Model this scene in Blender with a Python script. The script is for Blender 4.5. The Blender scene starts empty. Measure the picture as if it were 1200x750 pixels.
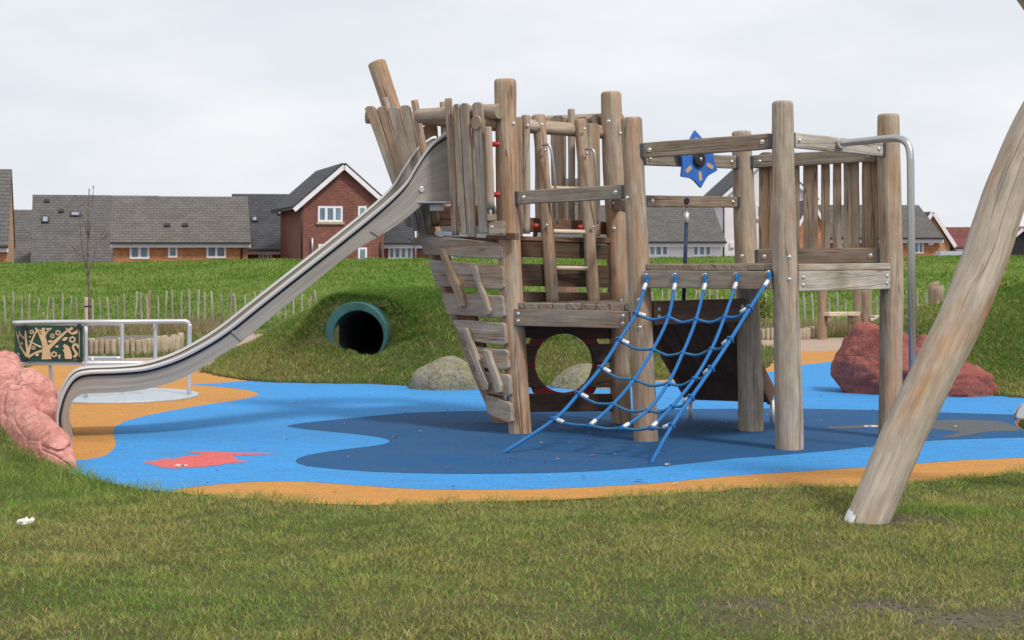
import bpy, bmesh, math, random
import numpy as np
from mathutils import Vector, Matrix, noise, Quaternion

random.seed(7)
rng = np.random.default_rng(11)
V = Vector
S = bpy.context.scene
COL = S.collection
F = 2000.0            # focal length in pixels of a 1200 px wide frame
HOR = 290.0           # row of the eye-level line in that frame
EYE = 1.5
CAM = V((0, 0, EYE))

# ------------------------------------------------------------------ measuring helpers
def W(px, py, Y):
    return V(((px - 600) * Y / F, Y, EYE - (py - HOR) * Y / F))

def G(px, py, z=0.0):
    Y = (EYE - z) * F / (py - HOR)
    return V(((px - 600) * Y / F, Y, z))

def plane2(a, b):
    """vertical plane through two plan points; normal towards the viewer"""
    a = V((a[0], a[1], 0)); b = V((b[0], b[1], 0))
    d = (b - a).normalized()
    n = V((d.y, -d.x, 0))
    if n.y > 0: n = -n
    return a, n

def onp(px, py, pl):
    p0, n = pl
    d = V(((px - 600) / F, 1, -(py - HOR) / F))
    t = n.dot(p0 - CAM) / n.dot(d)
    return CAM + d * t

def catmull(pts, k=6, closed=False):
    pts = [V(p) for p in pts]
    n = len(pts); out = []
    rngi = range(n) if closed else range(n - 1)
    for i in rngi:
        if closed:
            p0, p1, p2, p3 = pts[(i - 1) % n], pts[i], pts[(i + 1) % n], pts[(i + 2) % n]
        else:
            p0, p1, p2, p3 = pts[max(i - 1, 0)], pts[i], pts[i + 1], pts[min(i + 2, n - 1)]
        for j in range(k):
            t = j / k
            out.append(0.5 * ((2 * p1) + (p2 - p0) * t + (2 * p0 - 5 * p1 + 4 * p2 - p3) * t * t
                              + (3 * p1 - p0 - 3 * p2 + p3) * t ** 3))
    if not closed: out.append(pts[-1].copy())
    return out

# ------------------------------------------------------------------ materials
class NT:
    def __init__(s, name):
        s.m = bpy.data.materials.new(name); s.m.use_nodes = True
        s.t = s.m.node_tree; s.t.nodes.clear()
        s.out = s.t.nodes.new('ShaderNodeOutputMaterial')
    def n(s, typ, ins=None, **at):
        nd = s.t.nodes.new('ShaderNode' + typ)
        for k, v in at.items(): setattr(nd, k, v)
        for k, v in (ins or {}).items(): s.put(nd.inputs[k], v)
        return nd
    def put(s, sock, v):
        if isinstance(v, bpy.types.NodeSocket): s.t.links.new(v, sock)
        elif isinstance(v, (tuple, list)) and len(v) == 3 and sock.type == 'RGBA': sock.default_value = (*v, 1)
        else: sock.default_value = v
    def mix(s, f, a, b, mode='MIX'):
        nd = s.n('Mix', data_type='RGBA', blend_type=mode, clamp_factor=True)
        s.put(nd.inputs[0], f); s.put(nd.inputs[6], a); s.put(nd.inputs[7], b)
        return nd.outputs[2]
    def ramp(s, f, stops):
        nd = s.n('ValToRGB'); e = nd.color_ramp.elements
        while len(e) < len(stops): e.new(0.5)
        for el, (p, c) in zip(e, stops):
            el.position = p; el.color = (*c, 1) if isinstance(c, tuple) else (c, c, c, 1)
        s.put(nd.inputs[0], f); return nd.outputs[0]
    def math(s, op, a, b=0.0, c=None):
        nd = s.n('Math', operation=op); s.put(nd.inputs[0], a); s.put(nd.inputs[1], b)
        if c is not None: s.put(nd.inputs[2], c)
        return nd.outputs[0]
    def mapr(s, f, a, b, c=0.0, d=1.0):
        nd = s.n('MapRange', {0: f, 1: a, 2: b, 3: c, 4: d}); return nd.outputs[0]
    def noise(s, vec, scale, detail=3, rough=0.55):
        nd = s.n('TexNoise', {'Scale': scale, 'Detail': detail, 'Roughness': rough}); s.put(nd.inputs['Vector'], vec)
        return nd.outputs[0]
    def map(s, vec, sc):
        nd = s.n('Mapping'); s.put(nd.inputs['Vector'], vec); nd.inputs['Scale'].default_value = sc
        return nd.outputs[0]
    def bump(s, h, strength=0.3, dist=0.01):
        nd = s.n('Bump', {'Height': h, 'Strength': strength, 'Distance': dist}); return nd.outputs[0]
    def bsdf(s, col, rough=0.7, normal=None, metal=0.0, **kw):
        nd = s.n('BsdfPrincipled', {'Base Color': col, 'Roughness': rough, 'Metallic': metal})
        for k, v in kw.items(): s.put(nd.inputs[k.replace('_', ' ')], v)
        if normal is not None: s.put(nd.inputs['Normal'], normal)
        s.t.links.new(nd.outputs[0], s.out.inputs[0]); return s.m
    def uv(s): return s.n('UVMap').outputs[0]
    def pos(s): return s.n('NewGeometry').outputs['Position']
    def objco(s): return s.n('TexCoord').outputs['Object']

def wood_mat(name, grey, warm, dark, warmth=0.5, rough=0.8, crack=0.8):
    k = NT(name)
    r = k.n('ObjectInfo').outputs['Random']
    r1 = k.math('MULTIPLY', r, 53.0); r2 = k.math('MULTIPLY', r, 31.0)
    off = k.n('CombineXYZ', {0: r1, 1: r2, 2: r1}).outputs[0]
    vec = k.n('VectorMath', {0: k.uv(), 1: off}, operation='ADD').outputs[0]
    # wandering grain: a slow sideways noise bends the fibres
    wob = k.noise(k.map(vec, (5, 1.6, 1)), 1.0, 2)
    wob = k.n('CombineXYZ', {0: k.math('MULTIPLY', k.math('SUBTRACT', wob, 0.5), 0.05)}).outputs[0]
    vec = k.n('VectorMath', {0: vec, 1: wob}, operation='ADD').outputs[0]
    fib = k.noise(k.map(vec, (34, 1.5, 1)), 1.0, 6, 0.68)
    fine = k.noise(k.map(vec, (100, 4, 1)), 1.0, 3, 0.65)
    pat = k.noise(k.map(vec, (7, 1.5, 1)), 1.0, 4, 0.6)
    cr = k.noise(k.map(vec, (15, 0.45, 1)), 1.0, 2, 0.5)
    cr = k.mapr(k.math('ABSOLUTE', k.math('SUBTRACT', cr, 0.5)), 0.0, 0.012, 1.0, 0.0)
    cr = k.math('MULTIPLY', cr, k.mapr(k.noise(k.map(vec, (4, 0.9, 1)), 1.0, 2), 0.42, 0.56))
    vor = k.n('TexVoronoi', {'Vector': k.map(vec, (5.5, 1.5, 1)), 'Scale': 1.0}, feature='F1')
    knot = k.mapr(vor.outputs['Distance'], 0.05, 0.11, 1.0, 0.0)
    tone = k.math('ADD', pat, k.math('MULTIPLY', k.math('SUBTRACT', r, 0.5), 0.16))
    lo = 0.62 - warmth * 0.28
    col = k.mix(k.mapr(tone, lo - 0.07, lo + 0.12), grey, warm)
    col = k.mix(k.mapr(fib, 0.32, 0.68, 0.0, 1.0), k.mix(1.0, col, (0.79, 0.76, 0.73), 'MULTIPLY'), k.mix(1.0, col, (1.22, 1.21, 1.19), 'MULTIPLY'))
    blot = k.noise(k.map(vec, (14, 4.5, 1)), 1.0, 4, 0.65)
    col = k.mix(1.0, col, k.ramp(blot, [(0.32, 0.80), (0.68, 1.18)]), 'MULTIPLY')
    col = k.mix(k.math('MULTIPLY', k.mapr(fine, 0.58, 0.8), 0.28), col, dark)
    col = k.mix(k.math('MULTIPLY', cr, crack), col, dark)
    col = k.mix(k.math('MULTIPLY', knot, 0.55), col, dark)
    h = k.math('SUBTRACT', k.math('ADD', fib, k.math('MULTIPLY', fine, 0.4)), k.math('MULTIPLY', cr, 1.2))
    return k.bsdf(col, rough, k.bump(h, 0.8, 0.007), Specular_IOR_Level=0.25)

def rubber_mat(name, col, dirt=(0.10, 0.10, 0.09), fade=0.25):
    k = NT(name); p = k.pos()
    big = k.noise(k.map(p, (1.0, 2.2, 1)), 0.9, 5, 0.6)
    mid = k.noise(k.map(p, (1.6, 6, 1)), 2.2, 5, 0.65)
    sp = k.noise(p, 170, 2, 0.7)
    c = k.mix(k.mapr(big, 0.36, 0.64, 0, fade), col, tuple(min(1, x * 0.66 + 0.035) for x in col))
    c = k.mix(k.mapr(mid, 0.44, 0.66, 0, 0.40), c, dirt)
    c = k.mix(1.0, c, k.ramp(sp, [(0.3, 0.62), (0.5, 1.0), (0.72, 1.3)]), 'MULTIPLY')
    m9 = k.noise(p, 38, 4, .8); c = k.mix(1.0, c, k.ramp(m9, [(0.32, 0.78), (0.66, 1.16)]), 'MULTIPLY')
    st = k.noise(k.map(p, (.8, 2.4, 1)), 7, 4, .7)
    c = k.mix(k.mapr(st, .50, .68, 0, .36), c, dirt)
    v = k.n('TexVoronoi', {'Vector': p, 'Scale': 5.5, 'Randomness': 1.0}, feature='F1').outputs['Distance']
    c = k.mix(k.math('MULTIPLY', k.mapr(v, .03, .05, 1, 0), k.mapr(big, .4, .55)), c, (.05, .045, .035))
    return k.bsdf(c, 0.9, k.bump(sp, 0.5, 0.004), Specular_IOR_Level=0.2)

def plain_mat(name, col, rough=0.6, metal=0.0, var=0.15, sc=6.0, **kw):
    k = NT(name); n = k.noise(k.objco(), sc, 4, 0.6)
    c = k.mix(1.0, col, k.ramp(n, [(0.3, 1 - var), (0.7, 1 + var)]), 'MULTIPLY')
    return k.bsdf(c, rough, None, metal, **kw)

def steel_mat(name, col=(0.56, 0.55, 0.53), rough=0.36, streak=0.25, metal=0.9):
    k = NT(name); uv = k.uv()
    a = k.noise(k.map(uv, (46, 0.8, 1)), 1.0, 5, 0.7)
    b = k.noise(k.map(uv, (7, 0.7, 1)), 1.0, 5, 0.65)
    c = k.mix(k.mapr(b, 0.45, 0.66, 0, streak * 1.6), col, (0.30, 0.25, 0.195))
    c = k.mix(1.0, c, k.ramp(a, [(0.33, 1 - streak), (0.67, 1 + streak * 0.6)]), 'MULTIPLY')
    return k.bsdf(c, k.mapr(a, 0.2, 0.8, rough - 0.07, rough + 0.16), k.bump(a, 0.08, 0.002), metal)

def rock_mat(name, a, b, c, sc=1.0, lichen=None, crackle=0.6, bstr=0.9):
    k = NT(name); o = k.pos()
    n1 = k.noise(o, 3.0 * sc, 6, 0.65); n2 = k.noise(o, 22 * sc, 5, 0.7); n3 = k.noise(k.map(o, (1, 1, 2.4)), 6 * sc, 4, 0.6)
    col = k.mix(k.mapr(n1, 0.35, 0.65), a, b)
    col = k.mix(k.mapr(n3, 0.5, 0.72, 0, 0.75), col, c)
    col = k.mix(1.0, col, k.ramp(n2, [(0.25, 0.6), (0.5, 1.0), (0.8, 1.35)]), 'MULTIPLY')
    cr = k.n('TexVoronoi', {'Vector': k.map(o, (1.0, 1.0, 1.7)), 'Scale': 3.1 * sc, 'Randomness': 1.0}, feature='DISTANCE_TO_EDGE').outputs['Distance']
    crk = k.mapr(cr, 0.0, 0.028, 1.0, 0.0)
    if lichen:
        ln = k.noise(o, 34, 4, 0.75); ln2 = k.noise(o, 5, 3)
        col = k.mix(k.math('MULTIPLY', k.mapr(ln, 0.47, 0.56), k.mapr(ln2, 0.35, 0.6)), col, lichen)
        col = k.mix(k.mapr(k.noise(o, 26, 4, .75), .54, .64, 0, .75), col, (.06, .055, .04)); col = k.mix(k.mapr(k.noise(o, 19, 4, .75), .57, .66, 0, .6), col, (.42, .40, .33))
        h = k.math('ADD', n2, n1)
    else:
        col = k.mix(k.math('MULTIPLY', crk, k.mapr(n1, 0.45, 0.6, 0, crackle)), col, tuple(x * 0.3 for x in a))
        h = k.math('SUBTRACT', k.math('ADD', n2, k.math('MULTIPLY', n1, 2.0)), k.math('MULTIPLY', crk, k.mapr(n1, 0.45, 0.6, 0, crackle * 1.5)))
    return k.bsdf(col, 0.92, k.bump(h, bstr, 0.02), Specular_IOR_Level=0.2)

def tiles_mat(name, c1, c2, w=0.3, h=0.26, mort=(0.02, 0.02, 0.022)):
    k = NT(name); uv = k.uv()
    br = k.n('TexBrick', {'Vector': uv, 'Color1': c1, 'Color2': c2, 'Mortar': mort, 'Scale': 1.0, 'Mortar Size': 0.006,
                          'Mortar Smooth': 0.3, 'Bias': 0.0, 'Brick Width': w, 'Row Height': h}, offset=0.5)
    n = k.noise(uv, 0.8, 4, 0.6); n2 = k.noise(k.map(uv, (1, 2.5, 1)), 4.5, 3, 0.6)
    c = k.mix(1.0, br.outputs[0], k.ramp(n, [(0.3, 0.88), (0.7, 1.12)]), 'MULTIPLY')
    c = k.mix(1.0, c, k.ramp(n2, [(0.3, 0.86), (0.72, 1.16)]), 'MULTIPLY')
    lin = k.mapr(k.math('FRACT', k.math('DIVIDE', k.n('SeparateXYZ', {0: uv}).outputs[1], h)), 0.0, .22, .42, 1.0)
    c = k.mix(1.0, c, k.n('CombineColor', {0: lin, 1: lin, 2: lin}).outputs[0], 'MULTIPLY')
    # each course steps out over the one below
    sep = k.n('SeparateXYZ', {0: uv}).outputs[1]
    saw = k.math('FRACT', k.math('DIVIDE', sep, h))
    hh = k.math('ADD', k.math('MULTIPLY', k.math('SUBTRACT', 1.0, saw), 1.0), k.math('MULTIPLY', br.outputs[1], -0.5))
    return k.bsdf(c, 0.75, k.bump(hh, 0.9, 0.03), Specular_IOR_Level=0.3)

def brick_mat(name, c1, c2, mort):
    k = NT(name); uv = k.uv()
    br = k.n('TexBrick', {'Vector': uv, 'Color1': c1, 'Color2': c2, 'Mortar': mort, 'Scale': 1.0, 'Mortar Size': 0.008,
                          'Mortar Smooth': 0.2, 'Bias': 0.0, 'Brick Width': 0.225, 'Row Height': 0.075}, offset=0.5)
    n = k.noise(uv, 1.1, 4, 0.6); n2 = k.noise(k.map(uv, (4.4, 13, 1)), 1.0, 2, 0.5)
    c = k.mix(1.0, br.outputs[0], k.ramp(n, [(0.3, 0.85), (0.7, 1.15)]), 'MULTIPLY')
    c = k.mix(1.0, c, k.ramp(n2, [(0.3, 0.72), (0.7, 1.25)]), 'MULTIPLY')
    return k.bsdf(c, 0.9, k.bump(br.outputs[1], -0.4, 0.01))

M = {}
M['post'] = wood_mat('post_wood', (0.41, 0.34, 0.265), (0.42, 0.265, 0.17), (0.12, 0.08, 0.05), 0.64)
M['postg'] = wood_mat('grey_post_wood', (0.41, 0.345, 0.275), (0.40, 0.27, 0.18), (0.12, 0.085, 0.055), 0.46)
M['log'] = wood_mat('leaning_log_wood', (0.46, 0.395, 0.33), (0.44, 0.265, 0.155), (0.18, 0.125, 0.09), 0.36, crack=0.35)
M['plank'] = wood_mat('grey_plank_wood', (0.37, 0.32, 0.265), (0.36, 0.255, 0.175), (0.09, 0.065, 0.05), 0.40)
M['slat'] = wood_mat('brown_slat_wood', (0.34, 0.285, 0.23), (0.34, 0.23, 0.155), (0.09, 0.06, 0.04), 0.55)
M['beam'] = wood_mat('beam_wood', (0.265, 0.23, 0.19), (0.26, 0.19, 0.14), (0.07, 0.05, 0.04), 0.42)
M['pale'] = wood_mat('pale_beam_wood', (0.46, 0.42, 0.37), (0.40, 0.32, 0.23), (0.13, 0.09, 0.06), 0.3)
M['shadedplank'] = wood_mat('shaded_plank_wood', (0.085, 0.06, 0.044), (0.10, 0.058, 0.04), (0.02, 0.013, 0.01), 0.5)  # plank wood darkened in its colour to stand for shade below the decks
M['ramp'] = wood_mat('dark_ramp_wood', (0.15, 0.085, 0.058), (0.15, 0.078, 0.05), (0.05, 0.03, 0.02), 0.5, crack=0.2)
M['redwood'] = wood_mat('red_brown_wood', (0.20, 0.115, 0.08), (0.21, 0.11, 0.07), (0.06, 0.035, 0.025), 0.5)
M['endgrain'] = wood_mat('log_end_wood', (0.30, 0.25, 0.17), (0.28, 0.23, 0.15), (0.1, 0.07, 0.05), 0.4)
M['stake'] = wood_mat('stake_wood', (0.62, 0.54, 0.42), (0.56, 0.45, 0.31), (0.24, 0.17, 0.11), 0.35)
M['edging'] = wood_mat('edging_log_wood', (0.47, 0.41, 0.31), (0.40, 0.31, 0.21), (0.15, 0.11, 0.07), 0.4)
M['paling'] = wood_mat('paling_wood', (0.42, 0.385, 0.335), (0.30, 0.24, 0.19), (0.14, 0.10, 0.08), 0.3)
M['steel'] = steel_mat('slide_steel', (0.40, 0.365, 0.32), 0.54, 0.32, 0.55)
M['rim'] = steel_mat('rim_steel', (0.60, 0.58, 0.555), 0.48, 0.10, 0.65)
M['pole'] = steel_mat('pole_steel', (0.52, 0.51, 0.50), 0.36, 0.1)
M['galv'] = steel_mat('galvanised_steel', (0.62, 0.65, 0.68), 0.45, 0.08, 0.6)
M['bolt'] = steel_mat('bolt_steel', (0.75, 0.74, 0.72), 0.28, 0.05, 1.0)
M['chrome'] = steel_mat('polished_steel', (0.60, 0.60, 0.62), 0.14, 0.03, 1.0)
M['bracket'] = plain_mat('bracket_paint', (0.09, 0.105, 0.125), 0.5, 0.4)
M['blackrub'] = plain_mat('rim_shadow_black', (0.018, 0.018, 0.02), 0.6)
M['redpl'] = plain_mat('red_plastic', (0.42, 0.022, 0.02), 0.4)
M['darkred'] = plain_mat('dark_red_board', (0.30, 0.012, 0.014), 0.5)
M['bluepl'] = plain_mat('blue_plastic', (0.03, 0.14, 0.52), 0.45)
M['tanpl'] = plain_mat('tan_plastic', (0.48, 0.36, 0.22), 0.6)
M['ferrule'] = plain_mat('aluminium', (0.72, 0.73, 0.75), 0.38, 0.6)
M['white'] = plain_mat('white_plastic', (0.78, 0.79, 0.80), 0.5, var=0.05)
M['green'] = plain_mat('tunnel_green', (0.027, 0.10, 0.095), 0.55, var=0.25)
M['pipein'] = plain_mat('pipe_inside', (0.10, 0.10, 0.11), 0.45)
M['panelgreen'] = plain_mat('panel_green', (0.012, 0.055, 0.045), 0.5)
M['paneltan'] = plain_mat('panel_tan', (0.60, 0.42, 0.25), 0.6, var=0.06)
M['disc'] = plain_mat('roundabout_deck', (0.46, 0.50, 0.54), 0.55, 0.2, 0.1, 12)
M['pinkrock'] = rock_mat('pink_rock', (0.55, 0.225, 0.185), (0.66, 0.33, 0.28), (0.42, 0.17, 0.14), crackle=0.45, bstr=0.6)
M['redrock'] = rock_mat('red_rock', (0.27, 0.082, 0.066), (0.35, 0.125, 0.098), (0.18, 0.058, 0.048), crackle=0.4, bstr=0.8)
M['boulder'] = rock_mat('boulder_rock', (0.22, 0.20, 0.15), (0.33, 0.30, 0.235), (0.12, 0.10, 0.07), 1.4, lichen=(0.25, 0.225, 0.075))
M['orange'] = rubber_mat('orange_rubber', (0.60, 0.275, 0.065), (0.33, 0.20, 0.09), 0.3)
M['blue'] = rubber_mat('light_blue_rubber', (0.050, 0.31, 0.71), (0.085, 0.20, 0.31), 0.35)
M['navy'] = rubber_mat('dark_blue_rubber', (0.010, 0.092, 0.25), (0.05, 0.10, 0.15), 0.6)
M['fish'] = rubber_mat('coral_rubber', (0.72, 0.135, 0.125), (0.4, 0.16, 0.16), 0.3)
M['greyrub'] = rubber_mat('grey_rubber', (0.115, 0.125, 0.13), (0.10, 0.11, 0.12), 0.4)
M['eyewhite'] = rubber_mat('white_rubber', (0.72, 0.70, 0.66), (0.4, 0.4, 0.4), 0.1)
M['gravel'] = rubber_mat('sandy_gravel', (0.46, 0.335, 0.255), (0.36, 0.26, 0.2), 0.3)
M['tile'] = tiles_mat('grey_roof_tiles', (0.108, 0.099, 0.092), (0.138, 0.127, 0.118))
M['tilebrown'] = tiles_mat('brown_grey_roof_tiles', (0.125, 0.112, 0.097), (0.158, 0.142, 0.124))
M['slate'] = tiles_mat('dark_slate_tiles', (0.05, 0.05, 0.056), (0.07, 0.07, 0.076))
M['redtile'] = tiles_mat('red_roof_tiles', (0.16, 0.045, 0.04), (0.21, 0.065, 0.05))
M['pinktile'] = tiles_mat('pink_roof_tiles', (0.32, 0.12, 0.11), (0.38, 0.15, 0.135))
M['obrick'] = brick_mat('orange_brick', (0.40, 0.145, 0.05), (0.46, 0.19, 0.075), (0.42, 0.26, 0.16))
M['ybrick'] = brick_mat('sandy_brick', (0.46, 0.235, 0.105), (0.50, 0.28, 0.14), (0.45, 0.33, 0.22))
M['rbrick'] = brick_mat('red_brick', (0.185, 0.056, 0.038), (0.225, 0.075, 0.05), (0.22, 0.14, 0.11))
M['render'] = plain_mat('white_render', (0.78, 0.75, 0.765), 0.85, var=0.04, sc=1.5)
M['fascia'] = plain_mat('fascia_white', (0.82, 0.78, 0.80), 0.5, var=0.03)
M['gutter'] = plain_mat('black_gutter', (0.02, 0.02, 0.022), 0.5)
M['pane'] = NT('window_glass')
_k = M['pane']; _n = _k.noise(_k.map(_k.pos(), (2.2, 0.2, 0.6)), 1.0, 3)
M['pane'] = _k.bsdf(_k.ramp(_n, [(0.35, (0.10, 0.17, 0.22)), (0.65, (0.22, 0.32, 0.38))]), 0.08, None, 0.0)  # pale blue sky reflection is put into the glass base colour
M['skylight'] = plain_mat('skylight_glass', (0.30, 0.31, 0.40), 0.1)
M['sill'] = plain_mat('stone_sill', (0.45, 0.36, 0.24), 0.8)
M['blackclad'] = plain_mat('black_cladding', (0.016, 0.017, 0.024), 0.7)
M['orangebox'] = plain_mat('orange_box', (0.75, 0.30, 0.02), 0.5)
M['twig'] = plain_mat('bark', (0.16, 0.125, 0.10), 0.9, var=0.3, sc=20)
M['tissue'] = plain_mat('tissue_paper', (0.80, 0.76, 0.68), 0.9, var=0.06)

def rope_mat(name, col, dark):
    k = NT(name); uv = k.uv()
    s = k.n('SeparateXYZ', {0: uv})
    ph = k.math('ADD', k.math('MULTIPLY', s.outputs[0], 400.0), k.math('MULTIPLY', s.outputs[1], 260.0))
    w = k.math('SINE', ph)
    n = k.noise(k.pos(), 9, 3)
    c = k.mix(k.mapr(w, -1, 1), dark, col)
    c = k.mix(k.mapr(n, 0.5, 0.8, 0, 0.4), c, (0.10, 0.22, 0.30))
    return k.bsdf(c, 0.75, k.bump(w, 0.6, 0.004))
M['rope'] = rope_mat('blue_rope', (0.03, 0.27, 0.68), (0.012, 0.11, 0.33))
M['rope2'] = rope_mat('navy_rope', (0.03, 0.05, 0.13), (0.012, 0.02, 0.06))
M['rope3'] = rope_mat('teal_rope', (0.045, 0.24, 0.45), (0.015, 0.10, 0.22))

# ------------------------------------------------------------------ mesh builder
class MB:
    def __init__(s): s.v = []; s.f = []; s.uv = []; s.sm = []; s.mi = []
    def add(s, verts, faces, uvs, smooth=False, mi=0):
        b = len(s.v); s.v += [tuple(p) for p in verts]
        for f, u in zip(faces, uvs):
            s.f.append([b + i for i in f]); s.uv.append(u); s.sm.append(smooth); s.mi.append(mi)
    def quad(s, a, b, c, d, mi=0, uv=None):
        a, b, c, d = map(V, (a, b, c, d))
        if uv is None:
            w = (b - a).length; h = (d - a).length; uv = [(0, 0), (w, 0), (w, h), (0, h)]
        s.add([a, b, c, d], [[0, 1, 2, 3]], [uv], False, mi)
    def bar(s, p0, p1, wdir, w, t, n=1, jit=0.0, mi=0):
        """plank p0->p1, width w along wdir, thickness t across"""
        p0, p1 = V(p0), V(p1); d = (p1 - p0); L = d.length; d.normalize()
        wd = V(wdir); wd = (wd - d * wd.dot(d)).normalized(); td = d.cross(wd).normalized()
        base = len(s.v); rows = []
        for i in range(n + 1):
            c = p0 + d * (L * i / n)
            a = w / 2 * (1 + random.uniform(-jit, jit)); b = w / 2 * (1 + random.uniform(-jit, jit)); h = t / 2 * (1 + random.uniform(-jit, jit) * .5)
            rows.append([c - wd * a - td * h, c + wd * b - td * h, c + wd * b + td * h, c - wd * a + td * h])
        vs = [p for r in rows for p in r]; fs = []; us = []
        ofs = [0, w, w + t, 2 * w + t, 2 * w + 2 * t]
        for i in range(n):
            v0, v1 = L * i / n, L * (i + 1) / n
            for k in range(4):
                k2 = (k + 1) % 4
                fs.append([i * 4 + k, i * 4 + k2, (i + 1) * 4 + k2, (i + 1) * 4 + k])
                us.append([(ofs[k], v0), (ofs[k + 1], v0), (ofs[k + 1], v1), (ofs[k], v1)])
        fs.append([3, 2, 1, 0]); us.append([(0, 0), (w, 0), (w, .02), (0, .02)])
        e = n * 4; fs.append([e, e + 1, e + 2, e + 3]); us.append([(0, 0), (w, 0), (w, .02), (0, .02)])
        s.add(vs, fs, us, False, mi)
    def box(s, c, sx, sy, sz, yaw=0.0, mi=0):
        c = V(c); ux = V((math.cos(yaw), math.sin(yaw), 0))
        s.bar(c - V((0, 0, sz / 2)), c + V((0, 0, sz / 2)), ux, sx, sy, mi=mi)
    def prism(s, poly, n, t, mi=0, along=None):
        """polygon (3D points in a plane) extruded by t against its outward normal n"""
        poly = [V(p) for p in poly]; n = V(n).normalized(); m = len(poly)
        c = sum(poly, V()) / m
        nn = V()
        for i in range(m): nn += (poly[i] - c).cross(poly[(i + 1) % m] - c)
        if nn.dot(n) < 0: poly.reverse()
        if along is None:
            best = max(((poly[i] - poly[j]) for i in range(m) for j in range(i)), key=lambda d: d.length)
            along = best
        a = V(along).normalized(); b = n.cross(a).normalized()
        uvf = lambda p: ((p - c).dot(b), (p - c).dot(a))
        back = [p - n * t for p in poly]
        fs = [list(range(m)), list(range(2 * m - 1, m - 1, -1))]
        us = [[uvf(p) for p in poly], [uvf(p) for p in reversed(poly)]]
        for i in range(m):
            j = (i + 1) % m
            fs.append([i, m + i, m + j, j])
            u0, u1 = uvf(poly[i]), uvf(poly[j])
            us.append([u0, (u0[0] + t, u0[1]), (u1[0] + t, u1[1]), u1])
        s.add(poly + back, fs, us, False, mi)
    def tube(s, pts, radii, seg=12, cap=True, jit=0.0, dome=0.0, mi=0, capmi=None, step=None, seed=0.0, vscale=1.0):
        pts = [V(p) for p in pts]
        if not isinstance(radii, (list, tuple)): radii = [radii] * len(pts)
        if step:
            P = []; R = []
            for i in range(len(pts) - 1):
                k = max(1, int((pts[i + 1] - pts[i]).length / step))
                for j in range(k):
                    P.append(pts[i].lerp(pts[i + 1], j / k)); R.append(radii[i] + (radii[i + 1] - radii[i]) * j / k)
            P.append(pts[-1]); R.append(radii[-1]); pts, radii = P, R
        if dome:
            d = (pts[-1] - pts[-2]).normalized(); r = radii[-1]
            top = pts[-1]
            pts = pts[:-1] + [top - d * dome, top - d * dome * .45, top - d * dome * .12]; radii = radii[:-1] + [r, r * .95, r * .80]
        n = len(pts); vs = []; fs = []; us = []
        nrm = None; acc = 0.0
        for i, p in enumerate(pts):
            tg = (pts[min(i + 1, n - 1)] - pts[max(i - 1, 0)]).normalized()
            if nrm is None:
                ref = V((0, 1, 0)) if abs(tg.y) < .9 else V((1, 0, 0))
                nrm = (ref - tg * ref.dot(tg)).normalized()
            else:
                nrm = (nrm - tg * nrm.dot(tg)).normalized()
            bn = tg.cross(nrm)
            for k in range(seg):
                a = 2 * math.pi * k / seg
                r = radii[i]
                if jit:
                    q = V((math.cos(a) * 1.3 + seed, math.sin(a) * 1.3, p.z * 1.7 + p.x))
                    r *= 1 + jit * noise.noise(q) + jit * .5 * noise.noise(q * 2.7)
                vs.append(p + nrm * (math.cos(a) * r) + bn * (math.sin(a) * r))
        L = [0.0]
        for i in range(1, n): L.append(L[-1] + (pts[i] - pts[i - 1]).length * vscale)
        R0 = max(radii)
        for i in range(n - 1):
            for k in range(seg):
                k2 = (k + 1) % seg
                fs.append([i * seg + k, i * seg + k2, (i + 1) * seg + k2, (i + 1) * seg + k])
                u0, u1 = 2 * math.pi * R0 * k / seg, 2 * math.pi * R0 * (k + 1) / seg
                us.append([(u0, L[i]), (u1, L[i]), (u1, L[i + 1]), (u0, L[i + 1])])
        s.add(vs, fs, us, True, mi)
        if cap:
            b = len(s.v) - len(vs); cm = mi if capmi is None else capmi
            for idx, rev in ((0, True), (n - 1, False)):
                loop = [b + idx * seg + k for k in range(seg)]
                uvl = [(math.cos(2 * math.pi * k / seg) * R0 * .4, math.sin(2 * math.pi * k / seg) * R0 * .4) for k in range(seg)]
                if rev: loop.reverse(); uvl.reverse()
                s.f.append(loop); s.uv.append(uvl); s.sm.append(dome > 0 and not rev); s.mi.append(cm)
    def build(s, name, mats, parent=None, bevel=0.0, origin=None, label=None):
        if not isinstance(mats, (list, tuple)): mats = [mats]
        me = bpy.data.meshes.new(name)
        vs = s.v
        if origin is not None:
            o0 = V(origin); vs = [tuple(V(p) - o0) for p in vs]
        me.from_pydata(vs, [], s.f)
        me.uv_layers.new(name='UVMap')
        me.uv_layers[0].data.foreach_set('uv', [c for u in s.uv for p in u for c in p])
        me.polygons.foreach_set('use_smooth', s.sm)
        me.polygons.foreach_set('material_index', s.mi)
        for m in mats: me.materials.append(m)
        me.update()
        o = bpy.data.objects.new(name, me); COL.objects.link(o)
        if origin is not None: o.location = origin
        if parent is not None:
            o.parent = parent
            if parent.get('_root'): o.matrix_parent_inverse = Matrix.Translation(-V(parent['_root'])) if parent['_mat'] == 0 else Matrix.Identity(4)
        if bevel:
            bm = o.modifiers.new('edge', 'BEVEL'); bm.width = bevel; bm.segments = 2; bm.limit_method = 'ANGLE'; bm.angle_limit = 0.6
        if label: o['label'] = label
        return o

def thing(name, label, cat, loc, group=None):
    o = bpy.data.objects.new(name, None); COL.objects.link(o)
    o.location = loc; o.empty_display_size = .2
    o['label'] = label; o['category'] = cat; o['_root'] = tuple(loc); o['_mat'] = 0
    if group: o['group'] = group
    return o

def tag(o, label, cat, group=None):
    o['label'] = label; o['category'] = cat
    if group: o['group'] = group
    return o

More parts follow.
